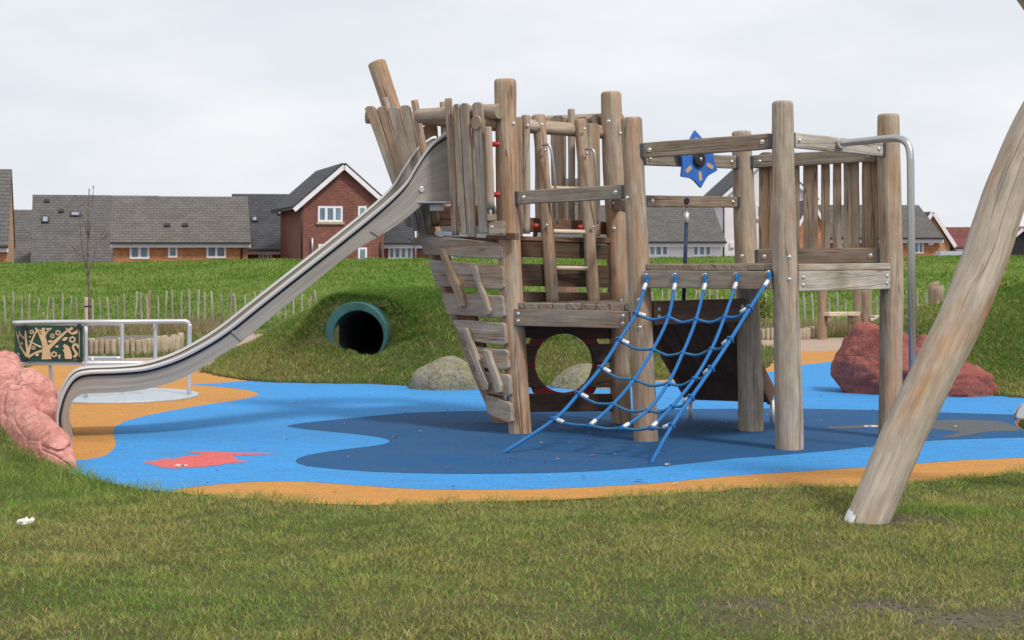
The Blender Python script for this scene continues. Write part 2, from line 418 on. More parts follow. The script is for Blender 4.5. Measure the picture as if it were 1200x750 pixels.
def child(o, parent):
    """parent o (built in world space) under parent keeping it in place"""
    o.parent = parent
    if parent.get('_root'): o.matrix_parent_inverse = Matrix.Translation(-V(parent['_root']))
    return o

# bolts: one mesh, copied
_b = MB()
_b.tube([(0, 0, -0.004), (0, 0, 0.004)], [0.021, 0.021], 14)
_b.tube([(0, 0, 0.004), (0, 0, 0.010), (0, 0, 0.015)], [0.0155, 0.0135, 0.006], 12)
BOLT = _b.build('bolt', M['bolt']); BOLT_ME = BOLT.data
bpy.data.objects.remove(BOLT)
def bolt(p, n, parent, sc=1.0):
    o = bpy.data.objects.new('bolt', BOLT_ME); COL.objects.link(o)
    o.location = p; o.rotation_mode = 'QUATERNION'; o.rotation_quaternion = V(n).to_track_quat('Z', 'Y'); o.scale = (sc * .85,) * 3
    return child(o, parent)

# ================================================================== GROUND
def interp(x, xs, ys): return float(np.interp(x, xs, ys))
outline_px = [(40, 541), (85, 556), (120, 565), (165, 574), (200, 577.5), (260, 584), (320, 590), (380, 592.5), (440, 593), (500, 592), (560, 588.5),
              (640, 587), (700, 584), (760, 581), (840, 577), (920, 573.5), (1000, 571), (1060, 568), (1130, 562), (1200, 555), (1300, 547), (1420, 540),
              (1420, 474), (1300, 471), (1200, 467.5), (1150, 462), (1110, 459), (1060, 455), (1025, 440), (1008, 420), (990, 411.5), (945, 412),
              (915, 411), (905, 425), (898, 432), (870, 439), (800, 444), (770, 446), (700, 448), (640, 453), (560, 456.5), (480, 453), (430, 451), (350, 449.5),
              (300, 447.5), (262, 442), (238, 437), (180, 430), (120, 427), (60, 428), (10, 432), (-20, 470), (10, 520)]
outline = [p.xy for p in catmull([G(*p) for p in outline_px], 4, True)]
OX = np.array([p[0] for p in outline]); OY = np.array([p[1] for p in outline])
def inside(x, y, px=OX, py=OY):
    x = np.asarray(x, float); y = np.asarray(y, float); c = np.zeros(x.shape, bool); j = len(px) - 1
    for i in range(len(px)):
        cond = ((py[i] > y) != (py[j] > y))
        with np.errstate(divide='ignore', invalid='ignore'):
            xi = (px[j] - px[i]) * (y - py[i]) / (py[j] - py[i] + 1e-12) + px[i]
        c ^= cond & (x < xi); j = i
    return c
PATHS = []
def sst(t): t = np.clip(t, 0, 1); return t * t * (3 - 2 * t)

for _p in ([(20, 429.5), (120, 426.5), (180, 429), (236, 436), (262, 426), (300, 405), (335, 391), (345, 384.5), (300, 386.5), (245, 398), (205, 417), (97, 420), (20, 422)],
           [(880, 401), (893, 398), (940, 396.5), (985, 396), (1040, 397), (1060, 405), (1030, 412), (985, 412.6), (945, 413), (918, 410)]):
    _q = catmull([G(*t) for t in _p], 4, True); PATHS.append((np.array([t.x for t in _q]), np.array([t.y for t in _q])))
TUN = V((-1.82, 19.95, 0.485)); TYAW = math.radians(9); TRO, TRI = 0.38, 0.30
TDIR = V((math.sin(TYAW) * 1.0, math.cos(TYAW), 0.0))        # runs into the mound
def height(x, y):
    x = np.asarray(x, float); y = np.asarray(y, float)
    h = np.zeros(np.broadcast(x, y).shape)
    # long mound with the tunnel
    hx = np.interp(x, [-4.3, -3.9, -3.3, -2.8, -2.3, -1.8, -1.3, -.4, .5, 1.2, 1.7, 2.1], [0, .03, .26, .56, .76, .86, .91, .92, .84, .6, .28, 0])
    yf = np.interp(x, [-4.2, -3.67, -2.87, -2.36, -1.6, -.36, .37, .96, 1.65, 2.2], [20.7, 20.3, 18.95, 18.75, 18.6, 18.0, 18.35, 18.9, 19.2, 19.6])
    prof = sst((y - yf) / (21.6 - yf)) ** 0.85 * (1 - sst((y - 22.0) / 2.6))
    m1 = hx * prof
    # steep face round the tunnel mouth
    dx = (x - TUN.x - (y - TUN.y) * math.tan(TYAW)); dy = (y - TUN.y)
    near = np.exp(-(dx / .66) ** 4)
    m1 = m1 + near * (np.maximum(0.90 - m1, 0)) * sst((dy + 0.01) / .13) * (1 - sst((y - 22.0) / 2))
    cut = np.exp(-((dx - .03) / .43) ** 4) * (1 - sst((dy - .02) / .12))
    lim = 0.20 - .10 * np.clip(dx / .3, -1, 1) * 0 + .10 * np.clip(-dx / .3, 0, 1)
    m1 = np.where(m1 > lim, m1 - cut * (m1 - lim) * 0.92, m1)
    # right hand mound
    hx2 = np.interp(x, [4.0, 4.6, 5.0, 5.4, 6.2, 6.8, 8, 11, 14], [0, .28, .56, .68, .80, 1.0, 1.25, 1.0, 0])
    yf2 = np.interp(x, [4.0, 4.64, 4.9, 5.15, 5.8, 8, 12], [20.2, 18.3, 17.5, 17.0, 16.55, 16.2, 17])
    m2 = hx2 * sst((y - yf2) / (21.8 - yf2)) * (1 - sst((y - 22.6) / 3.2))
    # low swell at the far left
    m3 = .30 * np.exp(-((x + 7.6) / 1.5) ** 2 - ((y - 20.5) / 1.5) ** 2)
    m3 = m3 + .26 * sst((-3.0 - x) / 1.4) * sst((y - 10.6) / 2.2) * (1 - sst((y - 15.5) / 2))
    # grass bank in front of the houses
    cz = np.interp(x / np.maximum(y, 1) * F + 600, [0, 300, 450, 800, 1200], [.97, 1.09, 1.13, 1.155, 1.20])
    hill = np.where(y < 50, cz * sst((y - 29.5) / 21.5) ** .9, cz + (-0.6 - cz) * sst((y - 51) / 13))
    h = m1 + m2 + m3 + hill
    rough = 0.012 * np.sin(x * 2.1 + 1.3) * np.sin(y * 1.7) + 0.008 * np.sin(x * 5.3) * np.cos(y * 4.1)
    lumps = np.where(y > 30, .05 * np.sin(x * .9 + y * .3) * np.sin(y * .8), 0) * (y < 60)
    h = h + rough + lumps + 0.012
    for P_ in PATHS: h = np.where(inside(x, y, P_[0], P_[1]) & (y < 30), -0.012, h)
    return np.where(inside(x, y), -0.012, h)

def axis(segs):
    out = []
    for a, b, st in segs: out += list(np.arange(a, b, st))
    out.append(segs[-1][1]); return np.array(out)
xs = axis([(-400, -120, 40), (-120, -40, 8), (-40, -12, 1.2), (-12, -5, .3), (-5, 7.5, .11), (7.5, 14, .35), (14, 40, 1.2), (40, 120, 8), (120, 400, 40)])
ys = axis([(-60, -8, 8), (-8, 4, 1), (4, 11, .12), (11, 16, .2), (16, 23, .085), (23, 34, .35), (34, 70, .8), (70, 140, 6), (140, 700, 56)])
GX, GY = np.meshgrid(xs, ys); GZ = height(GX, GY)
nx, ny = len(xs), len(ys)
gv = np.stack([GX.ravel(), GY.ravel(), GZ.ravel()], 1)
ii, jj = np.meshgrid(np.arange(nx - 1), np.arange(ny - 1))
a = (jj * nx + ii).ravel(); gf = np.stack([a, a + 1, a + nx + 1, a + nx], 1)
# leave the tunnel bore open
cc = gv[gf].mean(1); rel = cc - np.array(TUN)
al = rel[:, 0] * TDIR.x + rel[:, 1] * TDIR.y; la = rel[:, 0] * TDIR.y - rel[:, 1] * TDIR.x
inb = (al > 0.0) & (al < 1.5) & ((la - .035) ** 2 + (rel[:, 2] + .03) ** 2 < (TRI + .05) ** 2)
inb |= (al > -0.30) & (al < .1) & (np.abs(la - .028) < TRI - .01) & (cc[:, 2] > .31) & (cc[:, 2] < TUN.z + TRI)
gf = gf[~inb]
def fast_mesh(name, v, quads, mat, smooth=True, colattr=None, tris=None):
    me = bpy.data.meshes.new(name)
    nq = len(quads); nt = 0 if tris is None else len(tris)
    me.vertices.add(len(v)); me.vertices.foreach_set('co', np.ascontiguousarray(v, np.float32).ravel())
    li = quads.ravel() if nt == 0 else np.concatenate([quads.ravel(), tris.ravel()])
    me.loops.add(len(li)); me.loops.foreach_set('vertex_index', li.astype(np.int32))
    st = np.arange(nq) * 4
    if nt: st = np.concatenate([st, nq * 4 + np.arange(nt) * 3])
    me.polygons.add(nq + nt); me.polygons.foreach_set('loop_start', st.astype(np.int32))
    me.polygons.foreach_set('use_smooth', np.full(nq + nt, smooth))
    me.update(calc_edges=True)
    if colattr is not None:
        at = me.attributes.new('tint', 'FLOAT_COLOR', 'POINT')
        at.data.foreach_set('color', np.ascontiguousarray(colattr, np.float32).ravel())
    me.materials.append(mat); me.validate()
    o = bpy.data.objects.new(name, me); COL.objects.link(o); return o

def vnoise(x, y, s, seed=0):
    """cheap smooth value noise on arrays"""
    x = x * s + seed * 17.3; y = y * s - seed * 9.1
    xi = np.floor(x).astype(int); yi = np.floor(y).astype(int); fx = sst(x - xi); fy = sst(y - yi)
    def hsh(a, b):
        n = (a * 374761393 + b * 668265263 + seed * 1442695) & 0xffffffff
        n = ((n ^ (n >> 13)) * 1274126177) & 0xffffffff
        return ((n ^ (n >> 16)) & 0xffff) / 65535.0
    return (hsh(xi, yi) * (1 - fx) + hsh(xi + 1, yi) * fx) * (1 - fy) + (hsh(xi, yi + 1) * (1 - fx) + hsh(xi + 1, yi + 1) * fx) * fy

def bare(x, y):
    """worn ground with the mesh mat showing: lower right of the lawn and round the log foot"""
    d1 = 1.25 * np.exp(-(((x - 1.35) / 1.15) ** 2 + ((y - 6.95) / .34) ** 2))
    d2 = np.exp(-(((x - 2.10) / .30) ** 2 + ((y - 9.33) / .13) ** 2)) * 1.1
    d3 = .8 * np.exp(-(((x - 2.05) / .6) ** 2 + ((y - 6.75) / .22) ** 2))
    pt = np.clip(vnoise(x, y, 4.5, 61) * 1.3 + vnoise(x, y, 11, 62) * .7 - .45, 0, 1)
    return np.clip((d1 + d3) * .95 * pt + d2, 0, 1)
hillness = sst((gv[:, 1] - 27) / 5)
colg = np.stack([hillness, bare(gv[:, 0], gv[:, 1]), sst((gv[:, 1] - 55) / 4), np.ones(len(gv))], 1)

k = NT('lawn_ground'); p = k.pos()
at = k.n('Attribute', attribute_name='tint'); sp = k.n('SeparateColor', {0: at.outputs['Color']})
n1 = k.noise(p, 1.3, 4, .6); n2 = k.noise(p, 14, 5, .7); n3 = k.noise(k.map(p, (1, .45, 1)), 3.0, 5, .7); n4 = k.noise(k.map(p, (1, .35, 1)), .35, 3, .6)
near = k.mix(k.mapr(n1, .35, .65), (0.075, 0.085, 0.028), (0.13, 0.115, 0.05))
near = k.mix(k.mapr(n2, .5, .72), near, (0.05, 0.052, 0.022))
far = k.mix(k.mapr(n3, .3, .7), (0.09, 0.155, 0.026), (0.165, 0.235, 0.048))
far = k.mix(k.mapr(n4, .45, .7, 0, .5), far, (0.24, 0.26, 0.075))
far = k.mix(k.mapr(n2, .56, .72, 0, .45), far, (0.065, 0.105, 0.02))
c = k.mix(sp.outputs[0], near, far)
c = k.mix(sp.outputs[2], c, (0.17, 0.165, 0.16))
vo = k.n('TexVoronoi', {'Vector': k.map(p, (1, .75, 1)), 'Scale': 26.0, 'Randomness': .6}, feature='F1').outputs['Distance']
mesh = k.mapr(vo, .28, .40, 1.0, 0.0)
dirt = k.mix(mesh, (0.155, 0.13, 0.10), (0.055, 0.046, 0.036))
c = k.mix(k.math('MULTIPLY', sp.outputs[1], k.mapr(n2, .3, .55)), c, dirt)
k.bsdf(c, .95, k.bump(k.math('ADD', n2, k.math('MULTIPLY', n3, 2.0)), .8, .05), Specular_IOR_Level=.1)
ground = fast_mesh('lawn', gv, gf, k.m, True, colg); ground['kind'] = 'structure'

def sheet(name, pts, z, mat, kind='structure'):
    b = MB(); P = [V((q[0], q[1], z)) for q in pts]
    area = sum(P[i].x * P[(i + 1) % len(P)].y - P[(i + 1) % len(P)].x * P[i].y for i in range(len(P)))
    if area < 0: P.reverse()
    b.add(P, [list(range(len(P)))], [[(q.x, q.y) for q in P]])
    o = b.build(name, mat); o['kind'] = kind; return o
def gsheet(name, px, z, mat, k=4, closed=True):
    return sheet(name, [p.xy for p in catmull([G(*q) for q in px], k, closed)], z, mat)

sheet('orange_play_surface', outline, .004, M['orange'])
gsheet('blue_play_surface', [(84, 541.5), (110, 538), (126, 533), (136, 521), (133, 508), (139, 498), (170, 488), (230, 476.5), (275, 470), (298, 465), (303, 462), (290, 457.5),
    (260, 454), (232, 452), (226, 451), (260, 449), (300, 446.5), (350, 448), (430, 449), (480, 451), (560, 454.5), (640, 451), (700, 446), (760, 446), (775, 448.4), (790, 448),
    (860, 443), (903, 436), (925, 430), (955, 426.5), (990, 423.5), (1008, 428), (1022, 443), (1060, 454), (1110, 457), (1150, 460), (1200, 465.5), (1300, 469), (1400, 472),
    (1400, 528), (1300, 532), (1200, 537), (1130, 540), (1060, 545), (1000, 549), (940, 553), (880, 557), (840, 560), (780, 566), (720, 570), (660, 573), (600, 574.3), (540, 574.6),
    (480, 573.5), (420, 569.5), (360, 565.5), (310, 565), (260, 568), (215, 573), (197, 577), (165, 573.5), (120, 564.5), (88, 556.5), (80, 550)], .0054, M['blue'])
gsheet('dark_blue_play_surface', [(337, 500), (360, 496), (420, 490), (480, 484.5), (560, 482.3), (650, 482.5), (780, 480.5), (900, 479.5), (960, 480), (1030, 481.5), (1100, 484),
    (1200, 487), (1300, 489), (1390, 491), (1390, 511), (1300, 512), (1200, 513.5), (1106, 516.5), (1060, 519.5), (1027, 523), (985, 528), (945, 531.6), (900, 535.5), (860, 538.3), (800, 545), (740, 550),
    (680, 554), (600, 556), (520, 556.2), (440, 554), (380, 549.5), (352, 545), (347, 540), (362, 534), (400, 528), (440, 523), (456, 519), (450, 514.5), (420, 510), (370, 505), (345, 502)], .0068, M['navy'])
def ell(cx, cy, rx, ry, n=20):
    return [(cx + rx * math.cos(2 * math.pi * i / n), cy + ry * math.sin(2 * math.pi * i / n)) for i in range(n)]
def marking(name, label, px, z, mat, eyes=(), smooth=2):
    b = MB(); P = [V((q.x, q.y, z)) for q in (catmull([G(*q) for q in px], smooth, True) if smooth else [G(*q) for q in px])]
    if sum(P[i].x * P[(i + 1) % len(P)].y - P[(i + 1) % len(P)].x * P[i].y for i in range(len(P))) < 0: P.reverse()
    b.add(P, [list(range(len(P)))], [[(q.x, q.y) for q in P]])
    o = b.build(name, mat); tag(o, label, 'ground marking')
    for nm, e, zz, m in eyes:
        bb = MB(); Q = [V((q.x, q.y, zz)) for q in [G(*t) for t in e]]
        if sum(Q[i].x * Q[(i + 1) % len(Q)].y - Q[(i + 1) % len(Q)].x * Q[i].y for i in range(len(Q))) < 0: Q.reverse()
        bb.add(Q, [list(range(len(Q)))], [[(q.x, q.y) for q in Q]]); bb.build(nm, m, o)
    return o
marking('fish_marking', 'coral red fish inlaid in the light blue rubber near the slide foot',
        [(167, 542), (182, 541), (193, 538.3), (204, 538.8), (213, 536.3), (225, 535), (236, 534), (228, 532), (219, 530.6), (247, 529.9), (273, 531.3), (300, 531.8), (327, 532.3), (300, 534), (273, 535),
         (277, 538), (279, 540.3), (295, 541.7), (271, 543.6), (247, 547.3), (207, 550), (188, 548.5), (175, 544.5)], .0070, M['fish'],
        [('eye', ell(212.5, 546.8, 8, 1.15), .0096, M['eyewhite']), ('pupil', ell(214, 546.9, 2.6, .7), .0110, M['blackrub'])])
marking('whale_marking', 'grey brown sea creature inlaid in the dark blue rubber behind the leaning log',
        [(963, 502), (1000, 499.5), (1040, 497.5), (1062, 496), (1090, 494), (1130, 493), (1170, 494.5), (1186, 499), (1196, 504), (1185, 506.5), (1160, 506.6), (1120, 513.5), (1104, 513), (1125, 507.5), (1090, 504), (1060, 502), (1020, 502.3), (985, 503.5)],
        .0082, M['greyrub'], [('eye', ell(1021, 500.6, 9, 1.0), .0096, M['eyewhite']), ('pupil', ell(1019, 500.7, 2.5, .5), .0110, M['blackrub'])])
gsheet('sandy_path', [(20, 429.5), (120, 426.5), (180, 429), (236, 436), (262, 426), (300, 405), (335, 391), (345, 384.5), (300, 386.5), (245, 398), (205, 417), (97, 420), (20, 422)], .0035, M['gravel'])
gsheet('gravel_path', [(880, 401), (893, 398), (940, 396.5), (985, 396), (1040, 397), (1060, 405), (1030, 412), (985, 412.6), (945, 413), (918, 410)], .0035, M['gravel'])

# ================================================================== PLAY SHIP
ship = thing('climbing_ship', 'large weathered timber play ship with round posts, plank hull and railed platforms', 'play structure', (0.6, 14.0, 0))
POSTS = {
    'A': ([(609.5, 508), (604, 420), (597, 300), (594, 200), (592, 92)], 13.76, 13.72, .094, .089),
    'F': ([(728, 496), (725, 380), (722, 260), (718, 180), (716, 107)], 14.56, 14.56, .088, .088),
    'B': ([(757, 517), (752, 400), (748, 300), (744, 220), (740, 137)], 13.20, 13.22, .093, .080),
    'C': ([(925, 527), (923, 420), (920, 300), (918, 210), (917, 118)], 12.66, 12.68, .106, .079),
    'D': ([(1043, 513), (1044, 420), (1045, 320), (1042, 220), (1041, 133)], 13.45, 13.45, .092, .086),
    'E': ([(880, 505), (879, 420), (876, 330), (872, 240), (869, 153)], 13.95, 13.95, .104, .082),
    'H': ([(606, 487), (604, 380), (602, 280), (600, 200), (599, 140)], 15.3, 15.3, .085, .08),
}
PC = {}
for nm, (c, yb, yt, rb, rt) in POSTS.items():
    n = len(c)
    pts = [W(px, py, yb + (yt - yb) * i / (n - 1)) for i, (px, py) in enumerate(c)]
    pts[0].z = 0
    PC[nm] = (pts, [rb + (rt - rb) * i / (n - 1) for i in range(n)])
    base = pts[0] + V((0, 0, -.15))
    sm = catmull([base] + pts, 4)
    rr = [rb + (rt - rb) * max(0, (q.z / pts[-1].z)) for q in sm]
    b = MB(); b.tube(sm, rr, 28, True, .075, .03, step=.06, seed=ord(nm[0]) * 1.7)
    PC[nm] += (b.build('post', M['post'] if nm in 'AFD' else M['postg'], ship),)
def pc(nm, z):
    pts, rr = PC[nm][:2]
    for i in range(len(pts) - 1):
        if pts[i].z <= z <= pts[i + 1].z or i == len(pts) - 2:
            t = (z - pts[i].z) / (pts[i + 1].z - pts[i].z); return pts[i].lerp(pts[i + 1], t), rr[i] + (rr[i + 1] - rr[i]) * t
UP = V((0, 0, 1))
def rail(a, b, za, zb, h=.115, t=.055, mat='beam', off=0.0, bolts=True, gap=.02):
    p, ra = pc(a, za); q, rb = pc(b, zb)
    d = (q - p).normalized(); n = V((d.y, -d.x, 0)); n = n if n.y < 0 else -n
    p0 = p + d * (ra + gap - .012) + n * off; p1 = q - d * (rb + gap - .012) + n * off
    m = MB(); m.bar(p0, p1, UP, h, t, 6, .03); o = m.build('rail', M[mat], ship, .008)
    for e, s_ in ((p0, 1), (p1, -1)):
        w = MB(); w.box(e - d * s_ * .004, .026, t + .022, h * .92, math.atan2(d.y, d.x)); w.build('bracket', M['bracket'], o, .003)
        if bolts: bolt(e + d * s_ * .06 + n * (t / 2 + .002), n, o)
    return p0, p1, d, n, o

rail('A', 'B', 1.895, 1.935, .11)
rail('B', 'C', 2.245, 2.295, .118)
rail('C', 'D', 2.305, 2.265, .112, mat='pale')
ue = rail('B', 'E', 2.19, 2.195, .105)
le = rail('B', 'E', 1.86, 1.87, .09)
rt_ = rail('E', 'D', 2.195, 2.235, .105)
rb_ = rail('E', 'D', 1.425, 1.44, .12)
rail('F', 'B', 1.88, 1.80, .10)

# slats between E and D
pe, pd = pc('E', 1.8)[0], pc('D', 1.8)[0]
dn = (pd - pe).normalized(); nn = V((dn.y, -dn.x, 0)); nn = nn if nn.y < 0 else -nn
plED = (V((pe.x, pe.y, 0)) - nn * .035, nn)
def boardpx(pl, xl, xr, yt, xlb, xrb, yb, t=.03, mat='slat', parent=None, name='slat', top='round', bevel=.006):
    P = [(xl, yt + 3), (xl + (xr - xl) * .25, yt + .3), (xl + (xr - xl) * .75, yt), (xr, yt + 2.5)] if top == 'round' else [(xl, yt), (xr, yt)]
    k_ = 3
    mids_r = [(xr + (xrb - xr) * i / (k_ + 1) + random.uniform(-.35, .35), yt + (yb - yt) * i / (k_ + 1)) for i in range(1, k_ + 1)]
    mids_l = [(xlb + (xl - xlb) * i / (k_ + 1) + random.uniform(-.35, .35), yb + (yt - yb) * i / (k_ + 1)) for i in range(1, k_ + 1)]
    P = P + mids_r + [(xrb, yb), (xlb, yb)] + mids_l
    m = MB(); Q = [onp(x, y, pl) for x, y in P]
    m.prism(Q, pl[1], t, along=onp((xl + xr) / 2, yt, pl) - onp((xlb + xrb) / 2, yb, pl))
    return m.build(name, M[mat], parent or ship, bevel)
for a_, b_, t_ in ((889, 907, 178), (912, 936, 180), (941, 957.5, 181), (962, 971.5, 181), (976, 985, 181), (988, 1006, 180), (1010, 1029, 180)):
    boardpx(plED, a_, b_, t_, a_ + random.uniform(-.5, .5), b_ + random.uniform(-.5, .5), 304)

# ---- decks
def xy(p, z): return V((p.x, p.y, z))
def deck(corner_a, corner_b, other, z, n, th=.045, inset=0.0, over=.05):
    """boards run from the edge a-b to the far side given by function other(t) -> xy point"""
    root = MB()
    o = None
    for i in range(n):
        t0, t1 = (i + .02) / n, (i + .98) / n
        a0 = corner_a.lerp(corner_b, t0); a1 = corner_a.lerp(corner_b, t1); c0, c1 = other(t0), other(t1)
        d0 = (a0 - c0).normalized() * over
        a0 = a0 + d0; a1 = a1 + d0
        m = MB(); dz = random.uniform(-.003, .003)
        m.prism([xy(a0, z + dz), xy(a1, z + dz), xy(c1, z + dz), xy(c0, z + dz)], UP, th, along=c0 - a0)
        if o is None: o = m.build('deck', M['beam'], ship, .004)
        else: m.build('deck_board', M['beam'], o, .004)
    return o
A0, B0, C0, D0, E0, F0, H0 = (pc(n_, 1.2)[0].xy.to_3d() for n_ in 'ABCDEFH')
DZ = 1.372
dk = deck(B0, C0, lambda t: E0.lerp(D0, t), DZ, 9)
LZ = 1.056
dl = deck(A0, B0, lambda t: (A0.lerp(F0, min(1, t * 1.25)) if t < .8 else F0.lerp(B0, (t - .8) / .2)) + V((0, .02, 0)), LZ, 9)
def beam(a, b, ztop, h, t, fwd, mat='beam', ext=0.0, name='beam', bol=True):
    d = (b - a).normalized(); n = V((d.y, -d.x, 0)); n = n if n.y < 0 else -n
    p0 = xy(a, ztop - h / 2) + n * fwd - d * ext; p1 = xy(b, ztop - h / 2) + n * fwd + d * ext
    m = MB(); m.bar(p0, p1, UP, h, t, 6, .02); o = m.build(name, M[mat], ship, .006)
    if bol:
        for e, s_ in ((p0, 1), (p1, -1)):
            for dz in (-.028, .03): bolt(e + d * s_ * .045 + n * (t / 2 + .002) + UP * dz, n, o, .85)
    return p0, p1, d, n, o
def between(a, b, ra=.1, rb=.1):
    d = (b - a).normalized(); return a + d * ra, b - d * rb
bBC = beam(*between(B0, C0, .075, .085), DZ - .047, .135, .05, .075, bol=False)
a_, b_ = between(C0, D0, .085, .08)
beam(a_, b_, DZ + .005, .05, .05, .03, 'pale', name='deck_edge', bol=False)
beam(a_, b_, DZ - .048, .15, .05, .03, 'pale')
beam(*between(B0, E0, .09, .1), DZ - .047, .12, .05, -.02)
beam(*between(E0, D0, .1, .09), DZ - .047, .12, .05, -.02)
beam(*between(A0, B0, .06, .06), LZ - .047, .135, .05, .05)
beam(*between(A0, F0, .09, .09), LZ - .047, .12, .05, -.05, 'shadedplank', bol=False)
beam(*between(B0, F0, .09, .09), LZ - .047, .12, .05, 0, 'shadedplank', bol=False)
# low cross board from post B to post E that the ramp hangs on
bBE = beam(*between(B0, E0, .09, .1), 1.085, .185, .05, .05, 'redwood')
# bolts on the posts
def pbolt(nm, px, py, sc=1.0):
    pl_y = PC[nm][0][0].y
    q = W(px, py, pl_y); c_, r_ = pc(nm, q.z)
    dx = max(-.8 * r_, min(.8 * r_, q.x - c_.x)); n = V((dx, -math.sqrt(r_ * r_ - dx * dx), 0)).normalized()
    bolt(c_ + n * (r_ * 1.0), n, PC[nm][2], sc)
for nm, l in {'A': [(602, 146)], 'F': [(713, 143), (727, 157), (719, 268), (727, 352)], 'B': [(748, 351), (749, 383), (733, 232)], 'C': [(923, 301), (923, 327)], 'D': [], 'E': [(868, 300)]}.items():
    for q in l: pbolt(nm, *q)

# ---- shade-coloured plank skin of the hull between A and F, with the round porthole
plAF = plane2((A0.x, A0.y), (F0.x, F0.y)); plAF = (plAF[0] + plAF[1] * .0, plAF[1])
cx_, cy_, cr_ = 661.5, 425.5, 35.8
def arc_x(y, side): return cx_ + side * math.sqrt(max(0, cr_ ** 2 - (y - cy_) ** 2))
def hullplank(poly, mat='shadedplank', t=.04, pl=plAF, name='hull_plank', bevel=.005, along=None, parent=None):
    m = MB(); m.prism([onp(x, y, pl) for x, y in poly], pl[1], t, along=along); return m.build(name, M[mat], parent or ship, bevel)
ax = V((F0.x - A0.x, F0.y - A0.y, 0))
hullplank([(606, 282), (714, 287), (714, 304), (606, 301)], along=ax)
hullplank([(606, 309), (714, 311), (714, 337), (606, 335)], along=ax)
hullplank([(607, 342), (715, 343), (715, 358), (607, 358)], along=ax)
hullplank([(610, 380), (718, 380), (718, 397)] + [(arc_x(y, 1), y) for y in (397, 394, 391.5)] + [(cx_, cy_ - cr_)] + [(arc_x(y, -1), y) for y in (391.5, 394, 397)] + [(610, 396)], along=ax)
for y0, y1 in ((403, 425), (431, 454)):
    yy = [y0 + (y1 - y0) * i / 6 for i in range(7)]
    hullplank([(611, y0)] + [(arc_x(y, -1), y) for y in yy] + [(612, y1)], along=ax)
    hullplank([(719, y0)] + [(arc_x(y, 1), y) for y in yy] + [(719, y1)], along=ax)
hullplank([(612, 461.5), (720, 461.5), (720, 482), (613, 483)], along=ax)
# red ring board behind the planks
plR = (plAF[0] - plAF[1] * .045, plAF[1])
m = MB(); N_ = 40; ro, ri = 45.5, 34.6
for i in range(N_):
    a0, a1 = 2 * math.pi * i / N_, 2 * math.pi * (i + 1) / N_
    def octo(a): return ro / max(abs(math.cos((a % (math.pi / 4)) - math.pi / 8)), .1)
    q = [onp(cx_ + ri * math.cos(a0), cy_ + ri * math.sin(a0), plR), onp(cx_ + octo(a0) * math.cos(a0), cy_ + octo(a0) * math.sin(a0), plR),
         onp(cx_ + octo(a1) * math.cos(a1), cy_ + octo(a1) * math.sin(a1), plR), onp(cx_ + ri * math.cos(a1), cy_ + ri * math.sin(a1), plR)]
    m.prism(q, plR[1], .022)
m.build('porthole_ring', M['darkred'], ship)

# ---- bow: stem log, hull planks, cleats
stem = MB(); sp_ = [W(590, 494, 14.6) + V((.02, 0, -.25)), W(590, 494, 14.6), W(555, 410, 14.66), W(515, 300, 14.74), W(478, 185, 14.83), W(441, 72, 14.9)]
stem.tube(catmull(sp_, 5), [.09] * 10 + [.085] * 10 + [.08] * 6, 24, True, .06, .02, step=.07, seed=3.1); stem.build('stem_log', M['post'], ship)
plH = plane2((-.79, 14.27), (-.06, 13.64))
hx_ = V((.757, -.653, 0))
HP = [[(490, 276), (587.5, 286), (588.5, 302.5), (496, 297)], [(501.5, 305.5), (589, 312), (590, 337.5), (510, 334)], [(516.5, 344), (588.5, 347.5), (590.5, 371), (523, 367.5)],
      [(530, 376), (590.5, 379.6), (592, 403.5), (541, 397.5)], [(542.5, 407), (593.5, 411), (595, 432), (551.5, 429)], [(555, 436), (596, 440), (597, 463.5), (565.5, 459)], [(568, 463.6), (597.5, 473), (599, 495), (571, 485)]]
HPO = []
for q in HP:
    (x0, y0), (x1, y1), (x2, y2), (x3, y3) = q
    y0 -= 1.3; y1 -= 1.3; y2 += 1.3; y3 += 1.3
    poly = [(x0 + 1.5, y0 + .6), (x0 + (x1 - x0) * .3, y0 + (y1 - y0) * .3 - .4), (x0 + (x1 - x0) * .7, y0 + (y1 - y0) * .7 + .3), (x1 - 2, y1), (x1 + .5, y1 + 2.5), (x2 + .4, y2 - 2.5), (x2 - 2, y2),
            (x3 + (x2 - x3) * .6, y3 + (y2 - y3) * .6 + .4), (x3 + 2.5, y3), (x3, y3 - 1.5), (x0, y0 + 2)]
    o = hullplank(poly, 'plank', .045, plH, bevel=.009, along=hx_); HPO.append(o)
# diagonal cleats standing proud of the planks
plC = (plH[0] + plH[1] * .048, plH[1])
for q in ([(513, 291), (518, 292), (523, 305), (541, 345), (543, 359), (536, 360.5), (534, 348), (519, 312)],
          [(550, 311), (555.5, 311.5), (560, 330), (567, 345), (573.5, 364), (572, 369), (567, 369.5), (564, 350), (556, 330)],
          [(540.5, 385), (546, 384), (552, 402), (563, 432), (571, 450), (570.5, 457), (564.5, 457.5), (560, 440), (549, 412)],
          [(566, 410), (571.5, 411), (576, 425), (582, 440), (586, 452), (585.5, 460), (580, 461), (577, 446), (569, 425)]):
    hullplank(q, 'plank', .047, plC, 'cleat', .006)
# inner dark posts that carry the planks
for p0, p1 in (((545, 345), (585, 480)), ((505, 276), (553, 400))):
    m = MB(); m.bar(onp(*p0, (plH[0] - plH[1] * .07, plH[1])), onp(*p1, (plH[0] - plH[1] * .07, plH[1])), hx_, .09, .05); m.build('stringer', M['redwood'], ship, .004)

